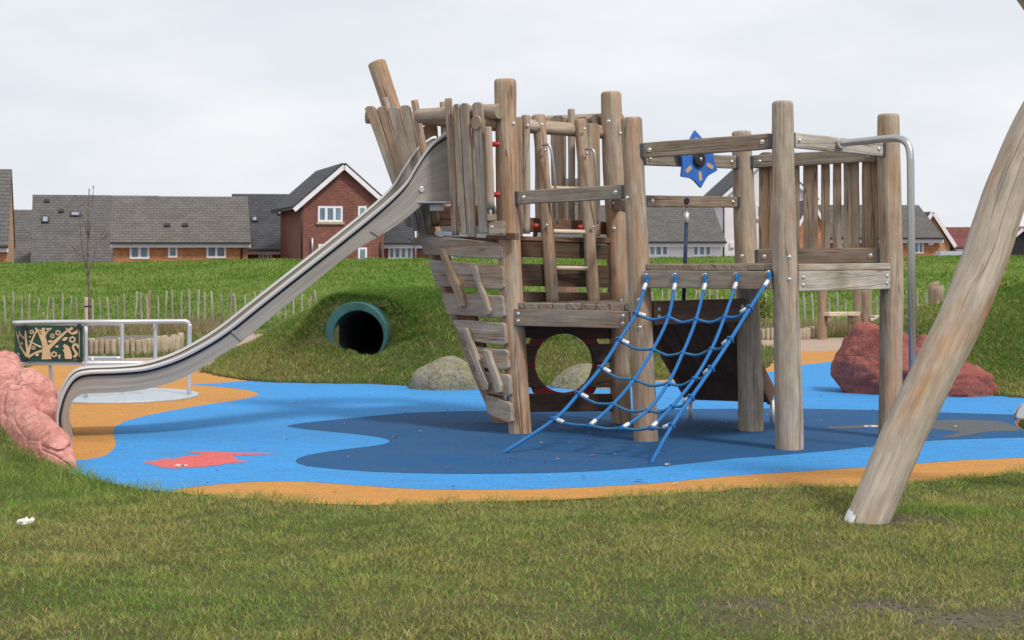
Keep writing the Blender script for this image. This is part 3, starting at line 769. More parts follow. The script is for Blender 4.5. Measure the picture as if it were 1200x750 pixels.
# ---- tower deck
TZ = 1.585
poly = [A0 + V((-.1, .02, 0)), F0, H0, V((-.85, 14.8, 0)), V((-.72, 14.25, 0))]
m = MB(); m.prism([xy(p_, TZ) for p_ in poly], UP, .055, along=F0 - A0); m.build('deck', M['redwood'], ship, .004)
plT = (plAF[0] + plAF[1] * .01, plAF[1])
hullplank([(604, 276.5), (716, 280), (716, 285), (604, 281.5)], 'redwood', .05, plT, 'deck_edge')
hullplank([(572, 272), (604, 273), (604, 281), (572, 280)], 'redwood', .05, (plH[0] + plH[1] * .01, plH[1]), 'deck_edge')
plTB = (plAF[0] - plAF[1] * .10, plAF[1])
hullplank([(622, 255), (712, 260), (712, 275), (622, 272)], 'redwood', .03, plTB, 'toe_board')
plFH = plane2((F0.x, F0.y), (H0.x, H0.y))
hullplank([(612, 258), (712, 262), (712, 270), (612, 268)], 'redwood', .03, plFH, 'toe_board')
m = MB(); m.bar(W(505, 254, 14.45), W(575, 252, 14.5), UP, .17, .03); m.build('toe_board', M['redwood'], ship, .004)
m = MB(); m.bar(W(512, 273, 14.15), W(572, 277, 13.85), UP, .03, .06); m.build('deck_bracket', M['galv'], ship, .003)

# ---- log rails of the tower
def lograil(p, q, r, name='log_rail', mat='postg'):
    m = MB(); m.tube([p, q], r, 20, True, .05, 0, capmi=1, step=.08, seed=p.x * 3); return m.build(name, [M[mat], M['endgrain']], ship, .006)
g0, g1 = W(491, 136, 14.22), W(586, 130.5, 13.56)
lograil(g0, g1, .062)
lograil(W(429, 137, 14.85), V((.02, 15.25, 2.62)), .06)
r0, r1 = W(557, 143.5, 13.60), V((.86, 14.66, 2.485)); M_E = M['endgrain']; M['endgrain'] = M['postg']; lograil(r0, r1, .058); M['endgrain'] = M_E
lograil(V((.93, 14.62, 2.60)), V((.06, 15.32, 2.62)), .055)
# ---- bow boards left of the slide
plL = plane2((-1.22, 14.74), (-.62, 14.53))
for q in ((427, 440, 124, 476.5, 484, 266), (441.5, 452.5, 124.5, 484.5, 494, 271), (454, 466.5, 125, 491, 503, 275), (467.5, 480.5, 123, 499, 511, 277)):
    boardpx(plL, *q, t=.03, mat='plank', name='bow_board')
def pole(pxt, pyt, pxb, pyb, Y0, Y1, r, name='pole', mat='postg', dome=.012):
    m = MB(); m.tube([W(pxb, pyb, Y1), W((pxt + pxb) / 2 + .4, (pyt + pyb) / 2, (Y0 + Y1) / 2), W(pxt, pyt, Y0)], r, 16, True, .07, dome, step=.06, seed=pxt); return m.build(name, M[mat], ship)
pole(485.5, 117, 512, 262, 14.42, 14.42, .031, 'bow_pole')
pole(451, 114, 478, 240, 14.8, 14.8, .03, 'bow_pole')
def dowel(px, py, Y, L=.05, r=.021, ang=0.0):
    c_ = W(px, py, Y); d = V((math.cos(ang), math.sin(ang), 0)) * L / 2
    m = MB(); m.tube([c_ - d, c_ + d], r, 14); m.build('dowel', M['redpl'], ship, .003)
dowel(494, 135, 14.30, .09, .02)
# far bow side seen behind the rail
plFar = plane2((-1.15, 14.98), (.02, 15.38))
for q in ((470, 494, 146, 480, 503, 262), (496, 513, 146, 505, 521, 262), (531, 545, 128, 535, 549, 262), (553, 566, 128, 556, 569, 262)):
    boardpx(plFar, *q, t=.03, mat='slat', name='bow_board')
pole(519, 119, 524, 262, 15.1, 15.1, .03, 'bow_pole')
# ---- boards between slide and post A
plB = (V((g1.x, g1.y, 0)) + plH[1] * .085, plH[1])
pole(525.5, 115, 534, 276, 13.86, 13.86, .031, 'bow_pole')
boardpx(plB, 530.5, 537.5, 121.5, 539.5, 546, 274, mat='plank', name='bow_board')
boardpx(plB, 538.5, 548.5, 120.5, 547.5, 556, 278, mat='plank', name='bow_board')
boardpx((plB[0] - plB[1] * .0, plB[1]), 553, 564.5, 119.5, 561, 571.5, 273, mat='plank', name='bow_board')
boardpx((plB[0] - plB[1] * .2, plB[1]), 565, 573, 150, 569, 577, 268, mat='slat', name='bow_board')
pole(571.5, 148.5, 575, 244, 13.52, 13.52, .031, 'bow_pole')
dowel(581, 169, 13.58, .06, .021); dowel(581.5, 228, 13.58, .06, .021)
m = MB(); m.tube([W(575, 243, 13.52), W(575, 254, 13.52)], .012, 10); m.build('rod', M['galv'], ship)
m = MB(); m.box(W(576.5, 255, 13.53), .075, .06, .05); m.build('block', M['slat'], ship, .005)
m = MB(); m.bar(W(574, 267.5, 13.55), W(591.5, 267.5, 13.50), UP, .115, .06); m.build('block', M['slat'], ship, .006)
bolt(W(577, 266, 13.515), (0, -1, 0), ship, .9)
# ---- boards and ladder between A and F
plV = (plAF[0] + plAF[1] * .03, plAF[1])
boardpx(plV, 605, 612.5, 137, 606, 613.5, 274, mat='slat')
pole(616, 134.5, 616.5, 274, 13.86, 13.86, .034, 'bow_pole')
bolt(W(618.5, 147, 13.82), (.5, -1, 0), ship, .8)
pole(690, 144, 692, 275, 14.34, 14.34, .022, 'bow_pole')
boardpx((plAF[0] + plAF[1] * .0, plAF[1]), 692, 703, 144.5, 694, 704, 277, mat='slat')
for q in ((645, 661, 135, 646, 661, 266), (675.5, 688.5, 136.5, 677, 689, 266), (626, 638, 136, 627, 639, 266)):
    boardpx((plFH[0] + plFH[1] * .05, plFH[1]), *q, mat='slat')
pole(669.5, 127.5, 669.5, 266, 14.62, 14.62, .031, 'bow_pole'); pole(697.5, 134, 697, 266, 14.68, 14.68, .03, 'bow_pole')
dowel(628, 265, 13.98, .04, .022); dowel(680, 266.5, 14.22, .04, .022)
lad = MB(); lad.tube([W(647.5, 357, 13.95), W(640, 250, 14.0), W(631, 134, 14.06)], .053, 20, True, .07, .02, step=.06, seed=5); lad = lad.build('ladder', M['postg'], ship)
m = MB(); m.tube([W(696, 357, 14.2), W(688.5, 250, 14.25), W(680, 139.5, 14.31)], .052, 20, True, .07, .02, step=.06, seed=9); m.build('ladder_pole', M['postg'], lad)
for p_, q_ in (((640, 271, 13.98), (690, 272, 14.24)), ((644, 314, 13.96), (694, 314.5, 14.22)), ((635, 220, 14.02), (684, 222, 14.28))):
    m = MB(); m.tube([W(*p_), W(*q_)], .019, 12, step=.1, jit=.05); m.build('rung', M['stake'], lad)
for px, py, Y in ((634, 146, 13.98), (637.5, 176, 13.96), (640, 264, 13.93), (684, 151, 14.23), (687, 180, 14.22), (694, 266, 14.18)): bolt(W(px + 1, py, Y - .01), (.3, -1, 0), lad, .85)
for pts in ([(636, 170, 13.96), (641, 169.5, 13.9), (645, 173, 13.88), (648, 190, 13.88), (651, 222, 13.9), (653, 262, 13.95)], [(686, 175, 14.2), (692, 174.5, 14.15), (696, 178, 14.13), (698, 192, 14.13), (699.5, 222, 14.15), (700.5, 262, 14.2)]):
    m = MB(); m.tube(catmull([W(*p_) for p_ in pts], 5), .0115, 10); m.build('grab_bar', M['pole'], lad)
# ---- spinning star on the upper rail behind
st_c = W(823, 184, 13.49); dE = ue[2]; nE = ue[3]
st_c = ue[0] + dE * ((st_c - ue[0]).dot(dE)); st_c = V((st_c.x, st_c.y, 2.2)) + nE * .085
def sl(u, z): return st_c + dE * u + UP * z
pts = []
for i in range(6):
    a0 = math.radians(98 + 60 * i)
    for t in range(6):
        a = a0 + math.radians(60) * t / 6
        r = .235 * (1 - .27 * math.sin(math.pi * t / 6) ** .8)
        if t in (0,): r = .230
        pts.append(sl(r * math.cos(a), r * math.sin(a)))
m = MB(); m.prism(pts, nE, .02); star = m.build('spinner', M['bluepl'], ship, .003)
for i in range(6):
    a = math.radians(98 + 60 * i); u = V((math.cos(a), math.sin(a)))
    q = []
    for (r_, w_) in ((.10, -.017), (.10, .017), (.168, .017), (.174, .0), (.168, -.017)):
        q.append(sl(u.x * r_ - u.y * w_, u.y * r_ + u.x * w_) + nE * .0035)
    m = MB(); m.prism(q, nE, .003); m.build('spinner_inlay', M['tanpl'], star)
m = MB(); m.tube([st_c + nE * -.06, st_c + nE * .02, st_c + nE * .028], [.062, .062, .05], 24); m.build('spinner_hub', M['blackrub'], star)
bolt(st_c + nE * .03, nE, star, .8)

# ---- steel fireman's pole
fp = [W(985, 168, 13.0), W(1005, 166, 12.93), W(1040, 162.5, 12.72), W(1053, 162.5, 12.62), W(1061, 166, 12.55), W(1065.5, 174, 12.52), W(1067, 188, 12.5)]
foot = W(1070, 430, 12.5); foot = V((foot.x + .006, 12.5, -.05))
m = MB(); m.tube(catmull(fp, 6) + [W(1068, 300, 12.5), foot], .0275, 18); m.build('fire_pole', M['pole'], ship)
m = MB(); m.tube([W(984, 168, 13.05), W(988, 167.8, 12.98)], .04, 18); m.build('pole_flange', M['bolt'], ship)

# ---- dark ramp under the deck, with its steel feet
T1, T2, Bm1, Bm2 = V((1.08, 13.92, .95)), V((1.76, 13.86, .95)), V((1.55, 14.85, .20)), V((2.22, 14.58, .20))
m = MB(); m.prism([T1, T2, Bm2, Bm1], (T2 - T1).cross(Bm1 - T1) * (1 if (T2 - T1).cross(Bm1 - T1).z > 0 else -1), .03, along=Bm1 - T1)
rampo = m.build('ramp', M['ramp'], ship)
for t_, b_ in ((T1, Bm1), (T2, Bm2)):
    m = MB(); m.bar(t_ + V((0, 0, .02)), b_ + V((0, 0, .02)), UP, .16, .035); m.build('ramp_side', M['redwood'], rampo, .004)
for p_ in (Bm1, Bm2):
    m = MB(); m.tube([V((p_.x, p_.y - .03, -.03)), V((p_.x, p_.y - .03, .2))], .022, 12); m.build('ramp_foot', M['galv'], rampo)

# ================================================================== SLIDE
sl0 = G(80, 516); th = math.radians(15.4); sdir = V((math.cos(th), math.sin(th), 0)); cross = V((-math.sin(th), math.cos(th), 0)) * .50
plS = (V((sl0.x, sl0.y, 0)), V((math.sin(th), -math.cos(th), 0)))
Rm = [(527, 157), (521, 158.3), (509, 167), (499, 178), (486, 198), (474, 217), (448, 242), (400, 281), (350, 320.5), (300, 360), (270, 384), (243, 402), (208, 420), (173, 431), (139, 434.5), (104, 436), (88, 441), (77, 455), (70, 472), (66.5, 492), (71, 519)]
Bt = [(535, 236), (528, 236), (515, 236), (500, 236.5), (489, 245), (477, 255), (454, 271), (411, 297), (361, 337), (311, 378), (282, 401), (253, 420), (214, 443), (176, 455), (140, 459.5), (108, 461), (95, 462.5), (86, 469), (82, 480), (82.5, 496), (88, 519)]
R3 = catmull([onp(*p_, plS) for p_ in Rm], 7); B3 = catmull([onp(*p_, plS) for p_ in Bt], 7)
for l in (R3, B3):
    for p_ in l: p_.z = max(p_.z, .006)
slide = thing('slide', 'long wavy stainless steel slide running down left from the ship bow to the orange rubber', 'slide', (sl0.x, sl0.y, 0))
def strip(mb, L1, L2, smooth=True):
    n = len(L1); vs = L1 + L2; fs = []; us = []; s_ = [0]
    for i in range(1, n): s_.append(s_[-1] + (L1[i] - L1[i - 1]).length)
    w = (L1[n // 2] - L2[n // 2]).length
    for i in range(n - 1):
        fs.append([i, i + 1, n + i + 1, n + i]); us.append([(0, s_[i]), (0, s_[i + 1]), (w, s_[i + 1]), (w, s_[i])])
    mb.add(vs, fs, us, smooth)
def wallstrip(off, flip, nm):
    m = MB()
    o_ = cross * off; k = len(R3); outn = -plS[1] if flip else plS[1]
    # sheet steel side with one shallow pressed rib
    lv = [0.0, 1.0]; bulge = [0, 0]
    rows = [[R3[i].lerp(B3[i], t) + o_ + outn * bz for i in range(k)] for t, bz in zip(lv, bulge)]
    for a_, b_ in zip(rows, rows[1:]): strip(m, a_, b_)
    return m.build(nm, M['steel'], slide)
wallstrip(0, False, 'side_wall'); wallstrip(1, True, 'side_wall')
m = MB(); fl = [R3[i].lerp(B3[i], .74) for i in range(len(R3))]
rows = [[p_ + cross * t + UP * 0 for p_ in fl] for t in (0, .25, .5, .75, 1)]
for (t, dz), (t2, dz2) in zip(((0, .0), (.08, -.012), (.5, -.018), (.92, -.012)), ((.08, -.012), (.5, -.018), (.92, -.012), (1, 0))):
    def row(t, dz): return [fl[i] + cross * t + (B3[i] - R3[i]).normalized() * -dz for i in range(len(fl))]
    strip(m, row(t, dz), row(t2, dz2))
m.build('chute_bed', M['steel'], slide)
for off, sg in ((0, 1), (1, -1)):
    m = MB(); k = len(R3); out = plS[1] * sg
    # rolled rim: flat band with a turned-down outer lip
    nr = [(R3[i] - B3[i]).normalized() for i in range(k)]
    c_ = [R3[i] + cross * off for i in range(k)]
    prof = [(-.014, -.004), (-.010, .010), (.004, .016), (.026, .013), (.036, .002), (.034, -.014), (.026, -.012)]
    rws = [[c_[i] + out * a_ + nr[i] * b_ for i in range(k)] for a_, b_ in prof]
    for a_, b_ in zip(rws, rws[1:]): strip(m, a_, b_)
    m.build('rim', M['rim'], slide)
m = MB(); strip(m, [R3[i].lerp(B3[i], .03) + plS[1] * .010 - (R3[i] - B3[i]).normalized() * .010 for i in range(len(R3))], [R3[i] - (R3[i] - B3[i]).normalized() * .034 + plS[1] * .008 for i in range(len(R3))])  # black strip painting the shadow gap below the near rim
o = m.build('rim_shadow_strip', M['blackrub'], slide); sd = o.modifiers.new('sheet', 'SOLIDIFY'); sd.thickness = .008; sd.offset = 0
q = onp(494, 222, plS); m = MB(); m.tube([q, q + plS[1] * .012], .023, 20); m.build('cover_plug', M['bolt'], slide, .002)
m = MB(); plS2 = (plS[0] + plS[1] * .0125, plS[1]); m.prism([onp(434, 271, plS2), onp(440, 266.5, plS2), onp(450, 271, plS2), onp(444, 277, plS2)], plS[1], .004); m.build('joint_plate', M['steel'], slide)
m = MB(); m.prism([onp(270, 388, plS2), onp(273, 386, plS2), onp(285, 397, plS2), onp(282, 399.5, plS2)], plS[1], .004); m.build('joint_plate', M['steel'], slide)
m = MB(); m.box(W(512, 243.5, 14.12), .12, .06, .05); m.bar(W(480, 237.5, 14.2), W(533, 237.5, 14.05), UP, .012, .3); m.build('mounting_bracket', M['rim'], slide, .004)
for px, py in ((83, 514),): bolt(onp(px, py, plS) + plS[1] * .004, plS[1], slide, .4)

# ================================================================== CLIMBING NET
net = thing('climbing_net', 'blue rope scramble net with silver ferrules slung from the right deck beam', 'climbing net', (.9, 12.6, 0))
rows_px = [[(758, 329), (792, 329), (827.5, 329), (864, 328), (902, 326)],
           [(745, 368), (783, 372), (815.6, 374.6), (849, 372), (879, 361)],
           [(725.6, 398.7), (765, 410), (800, 414), (833.6, 409.5), (856, 398)],
           [(704, 431.5), (743, 445), (782.5, 450), (813.8, 444), (833.6, 432)],
           [(677.7, 462), (718.4, 474), (758.7, 481), (787.5, 476.5), (810, 466)],
           [(649, 492), (691, 499), (729, 502), (763, 501.6), (787.5, 499)]]
anch = [G(588, 532), G(762, 545)]
bn = bBC[3]
topline = lambda s_: bBC[0].lerp(bBC[1], s_) + bn * .05
NODE = []
for r, row in enumerate(rows_px):
    f = (0, .17, .34, .52, .69, .85)[r]; L = []
    for c_, (px, py) in enumerate(row):
        s_ = c_ / 4
        yt = topline(.03 + .94 * s_).y
        ya = anch[0].y + (anch[1].y - anch[0].y) * s_
        L.append(W(px, py, yt + (ya - yt) * f))
    NODE.append(L)
rp = .0115
def rope(pts, nm='rope', mat='rope', r=rp, par=net, k=6):
    m = MB(); m.tube(catmull(pts, k), r, 8); return m.build(nm, M[mat], par)
for c_ in range(5):
    pts = [NODE[r][c_] for r in range(6)]
    if c_ in (0, 4):
        e = anch[0 if c_ == 0 else 1]; pts = pts + [e + V((0, 0, .0))]
        rope(pts, r=.0135)
    else: rope(pts, r=.0125)
for r in range(1, 6):
    pts = []
    for c_ in range(5):
        pts.append(NODE[r][c_])
        if c_ < 4:
            mid = NODE[r][c_].lerp(NODE[r][c_ + 1], .5) + V((0, 0, -.028 if r < 5 else -.012)); pts.append(mid)
    o = rope(pts, 'cross_rope', 'rope3' if r > 1 else 'rope', .0105, net, 5)
def sleeve(p_, d, L, r, mat, nm, par):
    d = V(d).normalized(); m = MB(); m.tube([p_ - d * L / 2, p_ - d * L * .42, p_ + d * L * .42, p_ + d * L / 2], [r * .8, r, r, r * .8], 12); return m.build(nm, M[mat], par)
for r in range(1, 6):
    n0, n1 = NODE[r][0], NODE[r][1]; d = (n1 - n0).normalized(); sleeve(n0 + d * .055, d + V((0, 0, -.25)), .06, .0175, 'ferrule', 'ferrule', net)
    n0, n1 = NODE[r][4], NODE[r][3]; d = (n1 - n0).normalized(); sleeve(n0 + d * .055, d + V((0, 0, -.2)), .055, .0165, 'ferrule', 'ferrule', net)
for c_ in range(5):
    d = NODE[1][c_] - NODE[0][c_]; sleeve(NODE[0][c_] + d.normalized() * .055, d, .062, .0185, 'ferrule', 'ferrule', net)
    if 0 < c_ < 4:
        d = NODE[4][c_] - NODE[5][c_]; sleeve(NODE[5][c_] + d.normalized() * .04, d, .055, .018, 'ferrule', 'ferrule', net)
def knot(p_, r=.017):
    m = MB(); a_ = []
    for i in range(22):
        t = i / 21 * 2 * math.pi * 2.5
        a_.append(p_ + V((math.cos(t) * r * .9, math.sin(t) * r * .7, math.sin(t * 1.3 + .5) * r)))
    m.tube(a_, .008, 6); m.build('knot', M['rope'], net)
for r in range(1, 6):
    for c_ in range(5): knot(NODE[r][c_], .021 if c_ in (0, 4) else .0135)
for c_ in range(5):
    p_ = NODE[0][c_]
    lp = []
    for i in range(13):
        t = 2 * math.pi * i / 12; lp.append(p_ + V((math.cos(t) * .008, math.cos(t) * .012, .016 + math.sin(t) * .028)))
    m = MB(); m.tube(lp, .0095, 7, False); m.build('loop', M['rope'], net)
    e = topline(.03 + .94 * c_ / 4); e = V((p_.x, p_.y + .035, p_.z + .035))
    m = MB(); m.tube([e + bn * -.03, e + bn * .004], .026, 16); m.build('eyelet', M['blackrub'], net)
    m = MB(); rg = [e + bn * .012 + V((math.cos(t) * .016, 0, math.sin(t) * .018)) for t in [2 * math.pi * i / 12 for i in range(13)]]; m.tube(rg, .005, 7, False); m.build('shackle', M['bolt'], net)

# hanging rope behind the deck
rp0 = le[0].lerp(le[1], .46) + UP * -.05 - le[3] * .01
hr = thing('hanging_rope', 'dark navy climbing rope hung from the lower cross rail behind the right deck', 'rope', (rp0.x, rp0.y, .95))
m = MB(); m.tube([rp0 + V((0, 0, -.09)), V((rp0.x - .03, rp0.y - .02, .92))], .016, 10); m.build('rope', M['rope2'], hr)
m = MB(); m.tube([rp0 + V((0, 0, -.035)), rp0 + V((0, 0, -.12))], .021, 12); m.build('ferrule', M['ferrule'], hr)
m = MB(); m.tube([rp0 + V((0, 0, .015)), rp0 + V((0, 0, -.035))], .008, 8); m.build('shackle', M['bolt'], hr)
pb = rp0 + UP * .055 + le[3] * .04
m = MB(); m.tube([pb - le[3] * .01 - dE * .04, pb + le[3] * .012 - dE * .04], .024, 16); m.build('washer', M['blackrub'], hr)

# ================================================================== ROCKS
def blob(name, c, rad, mat, label, cat, amp=.25, seed=0.0, sub=5, flat=.15, freq=1.6, group=None, warp=None, facet=0.0, boxy=0.0):
    bm = bmesh.new(); bmesh.ops.create_icosphere(bm, subdivisions=sub, radius=1.0)
    for v in bm.verts:
        d = v.co.normalized(); q = d * freq + V((seed, seed * 1.7, -seed))
        f = 1 + amp * (noise.fractal(q, 1.0, 2.1, 4) * .9)
        if facet:
            cell = noise.voronoi(q * 1.5)[0]; f += facet * (cell[1] - cell[0] - .25)
            f -= facet * .35 * abs(noise.noise(q * 3.1))
        if boxy:
            b_ = V([math.copysign(abs(t) ** boxy, t) for t in d]); d = b_ * (1 / max(1e-6, (abs(b_.x) ** (2 / boxy) + abs(b_.y) ** (2 / boxy) + abs(b_.z) ** (2 / boxy)) ** (boxy / 2)))
        p_ = V((d.x * rad[0], d.y * rad[1], d.z * rad[2])) * f
        if warp: p_ = warp(p_)
        p_.z = max(p_.z, -flat)
        v.co = p_
    me = bpy.data.meshes.new(name); bm.to_mesh(me); bm.free()
    for p_ in me.polygons: p_.use_smooth = True
    me.materials.append(mat); o = bpy.data.objects.new(name, me); COL.objects.link(o); o.location = c
    return tag(o, label, cat, group)
c1 = G(522, 456); c1.z = 0
blob('boulder', c1 + V((.02, .12, .0)), (.42, .36, .325), M['boulder'], 'rounded mossy boulder just left of the ship hull at the mound foot', 'boulder', .09, 2.3, group='boulders by the mound')
c2 = G(690, 455); c2.z = 0
blob('boulder', c2 + V((-.02, .1, -.03)), (.40, .30, .265), M['boulder'], 'mossy boulder seen through the round porthole of the ship', 'boulder', .10, 6.1, group='boulders by the mound')
# red rock on the right: tall block on the left falling away to the right
def facet_rock(mb, c, rad, seed, nplanes=16, sharp=13, yaw=0.0, amp=.05, lean=(0, 0), strata=0.0, sub=5, warp=None):
    r_ = random.Random(seed); ns = []
    for i in range(nplanes):
        z = -1 + 2 * (i + .5) / nplanes; a = i * 2.399963 + r_.uniform(-.5, .5); q = math.sqrt(max(0, 1 - z * z))
        ns.append((V((q * math.cos(a) + r_.uniform(-.25, .25), q * math.sin(a) + r_.uniform(-.25, .25), z + r_.uniform(-.25, .25))).normalized(), r_.uniform(.80, 1.0)))
    bm = bmesh.new(); bmesh.ops.create_icosphere(bm, subdivisions=sub, radius=1.0); vs = []
    cy, sy = math.cos(yaw), math.sin(yaw)
    for v in bm.verts:
        d = v.co.normalized(); acc = 0.0
        for n, h_ in ns:
            t = d.dot(n)
            if t > 0: acc += (t / h_) ** sharp
        r = acc ** (-1 / sharp); q = d * r
        w = V((q.x * rad[0], q.y * rad[1], q.z * rad[2])); k9 = w * 4.2 + V((seed, 0, seed * .7))
        ce = noise.voronoi(V((k9.x, k9.y, k9.z * 1.3)) * .42)[0]; edge = min(.10, ce[1] - ce[0])
        f = 1 + amp * noise.fractal(k9, 1.0, 2.1, 5) + .55 * amp * noise.noise(k9 * 5) - amp * 1.9 * (1 - edge / .10) ** 2
        if strata: f += strata * abs(noise.noise(V((w.x * 2.2 + w.z * 5.0, w.y * 2.2, w.z * 9 - w.x * 3 + seed)))) - strata * .4
        w = w * f
        if warp: w = warp(w)
        w = V((w.x * cy - w.y * sy + lean[0] * w.z, w.x * sy + w.y * cy + lean[1] * w.z, w.z))
        vs.append(V(c) + w)
    fs = [[v.index for v in f.verts] for f in bm.faces]; bm.free()
    mb.add(vs, fs, [[(0, 0)] * 3] * len(fs), True)
def GZ_(px, py, Y, z): q = W(px, py, Y); return V((q.x, Y, z))
rr_ = MB()
cr3 = G(1062, 462)
def at_px(px, Y, z): return V(((px - 600) * Y / F, Y, z))
facet_rock(rr_, at_px(1016, 17.65, .27), (.30, .36, .49), 21, 11, 20, .2, .045, (.05, 0), .12)
facet_rock(rr_, at_px(1046, 17.7, .16), (.40, .42, .50), 6, 11, 20, -.3, .045, (0, 0), .10)
facet_rock(rr_, at_px(1085, 17.6, .10), (.44, .42, .38), 33, 11, 20, .4, .045, (0, 0), .10)
facet_rock(rr_, at_px(1118, 17.35, .05), (.36, .32, .27), 15, 11, 20, .1, .045, (0, 0), .10)
o = rr_.build('red_rock', M['redrock'], origin=(cr3.x, cr3.y + .3, 0)); tag(o, 'dark red brown artificial rock lying against the right mound', 'rock')
pr = MB()
facet_rock(pr, W(-70, 474, 14.6), (.55, .45, .44), 3, 15, 12, .3, .06)
facet_rock(pr, W(-14, 474, 14.05), (.46, .34, .40), 8, 15, 12, -.9, .06)
facet_rock(pr, W(30, 480, 13.8), (.27, .30, .37), 12, 14, 12, .5, .06)
def taper(w):
    t = max(0, min(1, (w.x / 1.42 + 1) / 2)); return V((w.x, w.y * (1 - .62 * t), w.z * (1 - .74 * t)))
facet_rock(pr, (-3.52, 12.48, .0), (1.42, .29, .56), 27, 24, 15, -1.09, .035, (0, 0), .03, 6, taper)
o = pr.build('pink_rock', M['pinkrock'], origin=(-3.9, 13.2, 0)); tag(o, 'pale pink artificial rock ridge at the left edge beside the slide foot', 'rock')

# ================================================================== TUNNEL
tun = thing('tunnel_pipe', 'dark tunnel mouth with a green collar set in the grass mound', 'tunnel', (TUN.x, TUN.y, 0))
m = MB(); nS = 56; sx_ = V((TDIR.y, -TDIR.x, 0))
def ring(r, d): return [TUN + TDIR * d + sx_ * (r * math.cos(2 * math.pi * i / nS)) + UP * (r * math.sin(2 * math.pi * i / nS)) for i in range(nS)]
def ringstrip(mb, a_, b_, sm=True):
    n = len(a_); mb.add(a_ + b_, [[i, (i + 1) % n, n + (i + 1) % n, n + i] for i in range(n)], [[(i, 0), (i + 1, 0), (i + 1, 1), (i, 1)] for i in range(n)], sm)
OFFX, OFFZ = .028, -.024
def ringo(r, d): return [p_ + sx_ * OFFX + UP * OFFZ for p_ in ring(r, d)]
TRO2 = TRO
ringstrip(m, ringo(TRI, .15), ringo(TRI, -.02)); ringstrip(m, ringo(TRI, -.02), ringo(TRI + .01, -.03)); ringstrip(m, ringo(TRI + .01, -.03), ring(TRO2 - .01, -.03), False); ringstrip(m, ring(TRO2 - .01, -.03), ring(TRO2, -.02)); ringstrip(m, ring(TRO2, -.02), ring(TRO2, .2))
m.build('collar', M['green'], tun)
m = MB(); ringstrip(m, ringo(TRI + .004, 2.6), ringo(TRI + .004, .0)); m.add(ringo(TRI + .004, 2.6), [list(range(nS))], [[(0, 0)] * nS]); m.build('pipe', M['pipein'], tun)

# ================================================================== ROUNDABOUT
rc = V((-3.95, 17.1, 0)); rd = thing('roundabout', 'accessible roundabout with flat grey disc, galvanised rails and carved tree panel', 'roundabout', rc)
m = MB(); m.tube([rc + V((0, 0, .0)), rc + V((0, 0, .022)), rc + V((0, 0, .028))], [.80, .80, .79], 72); m.build('deck', M['disc'], rd)
def pipe(pts, r=.021, nm='handrail', k=5, par=rd):
    m = MB(); m.tube(catmull(pts, k), r, 14); return m.build(nm, M['galv'], par)
YR = 16.75
pipe([W(15, 378.5, YR), W(60, 377.5, YR), W(140, 377, YR), W(212, 376.6, YR + .35), W(218, 377, YR + .37), W(221.5, 380, YR + .38), W(222, 388, YR + .38), V((W(222, 463, YR + .4).x, YR + .38, .01))], .0225)
pipe([W(18, 426.5, YR), W(100, 425.5, YR), W(184, 425, YR + .22)], .02)
pipe([W(182, 379, YR + .25), V((W(182, 424, YR + .25).x, YR + .25, .33))], .02)
pipe([W(100.5, 378, YR), V((W(100.5, 424, YR).x, YR, .01))], .021)
pipe([W(108, 418, 17.25), V((W(108, 424, 17.3).x, 17.3, .01))], .016)
pipe([W(59, 427, YR + .1), V((W(59, 427, YR).x, YR + .1, .01))], .02)
pipe([W(60, 379.5, 17.35), W(120, 379, 17.35), W(137, 379.5, 17.35), W(141.5, 381, 17.35), W(143, 386, 17.35), V((W(143, 424, 17.35).x, 17.35, .01))], .02)
pipe([W(98, 419.5, 17.35), W(143, 419.5, 17.35)], .018)
# the panel
def PP(px, py, o=0.0):
    bend = max(0, 32 - px); Y = YR - .05 + (bend ** 2) * .0008
    return W(px, py, Y - o)
m = MB(); cols = [17, 20, 23, 26, 29, 32, 50, 75, 97]
for i in range(len(cols) - 1):
    a_, b_ = cols[i], cols[i + 1]
    m.prism([PP(a_, 381.5), PP(b_, 381.5), PP(b_, 424), PP(a_, 424)], (0, -1, 0), .015)
pan = m.build('panel', M['panelgreen'], rd)
mot = MB()
def Zp(x, y): return (10 + x / 5.217, 365 + y / 5.217)
MO = [.0035]
def mpoly(pts, o=None):
    MO[0] += .00004; o = MO[0]
    mot.prism([PP(*Zp(x, y), o) for x, y in pts], (0, -1, 0), .003)
def stroke(pts, ws):
    P = catmull([V((x, y, 0)) for x, y in pts], 5); n = len(P); Lf, Rt = [], []
    for i, p_ in enumerate(P):
        t = i / (n - 1) * (len(ws) - 1); a_ = min(int(t), len(ws) - 2); w = ws[a_] + (ws[a_ + 1] - ws[a_]) * (t - a_)
        d = (P[min(i + 1, n - 1)] - P[max(i - 1, 0)]).normalized(); nr = V((-d.y, d.x, 0))
        Lf.append(p_ + nr * w / 2); Rt.append(p_ - nr * w / 2)
    for i in range(n - 1): mpoly([Lf[i].xy, Lf[i + 1].xy, Rt[i + 1].xy, Rt[i].xy])
def flower(x, y, r):
    for i in range(6):
        a0, a1 = math.radians(60 * i + 6), math.radians(60 * i + 60)
        am = (a0 + a1) / 2
        mpoly([(x + .5 * r * math.cos(a0), y + .5 * r * math.sin(a0)), (x + .95 * r * math.cos(a0), y + .95 * r * math.sin(a0)), (x + 1.15 * r * math.cos(am), y + 1.15 * r * math.sin(am)), (x + .95 * r * math.cos(a1), y + .95 * r * math.sin(a1)), (x + .5 * r * math.cos(a1), y + .5 * r * math.sin(a1))])
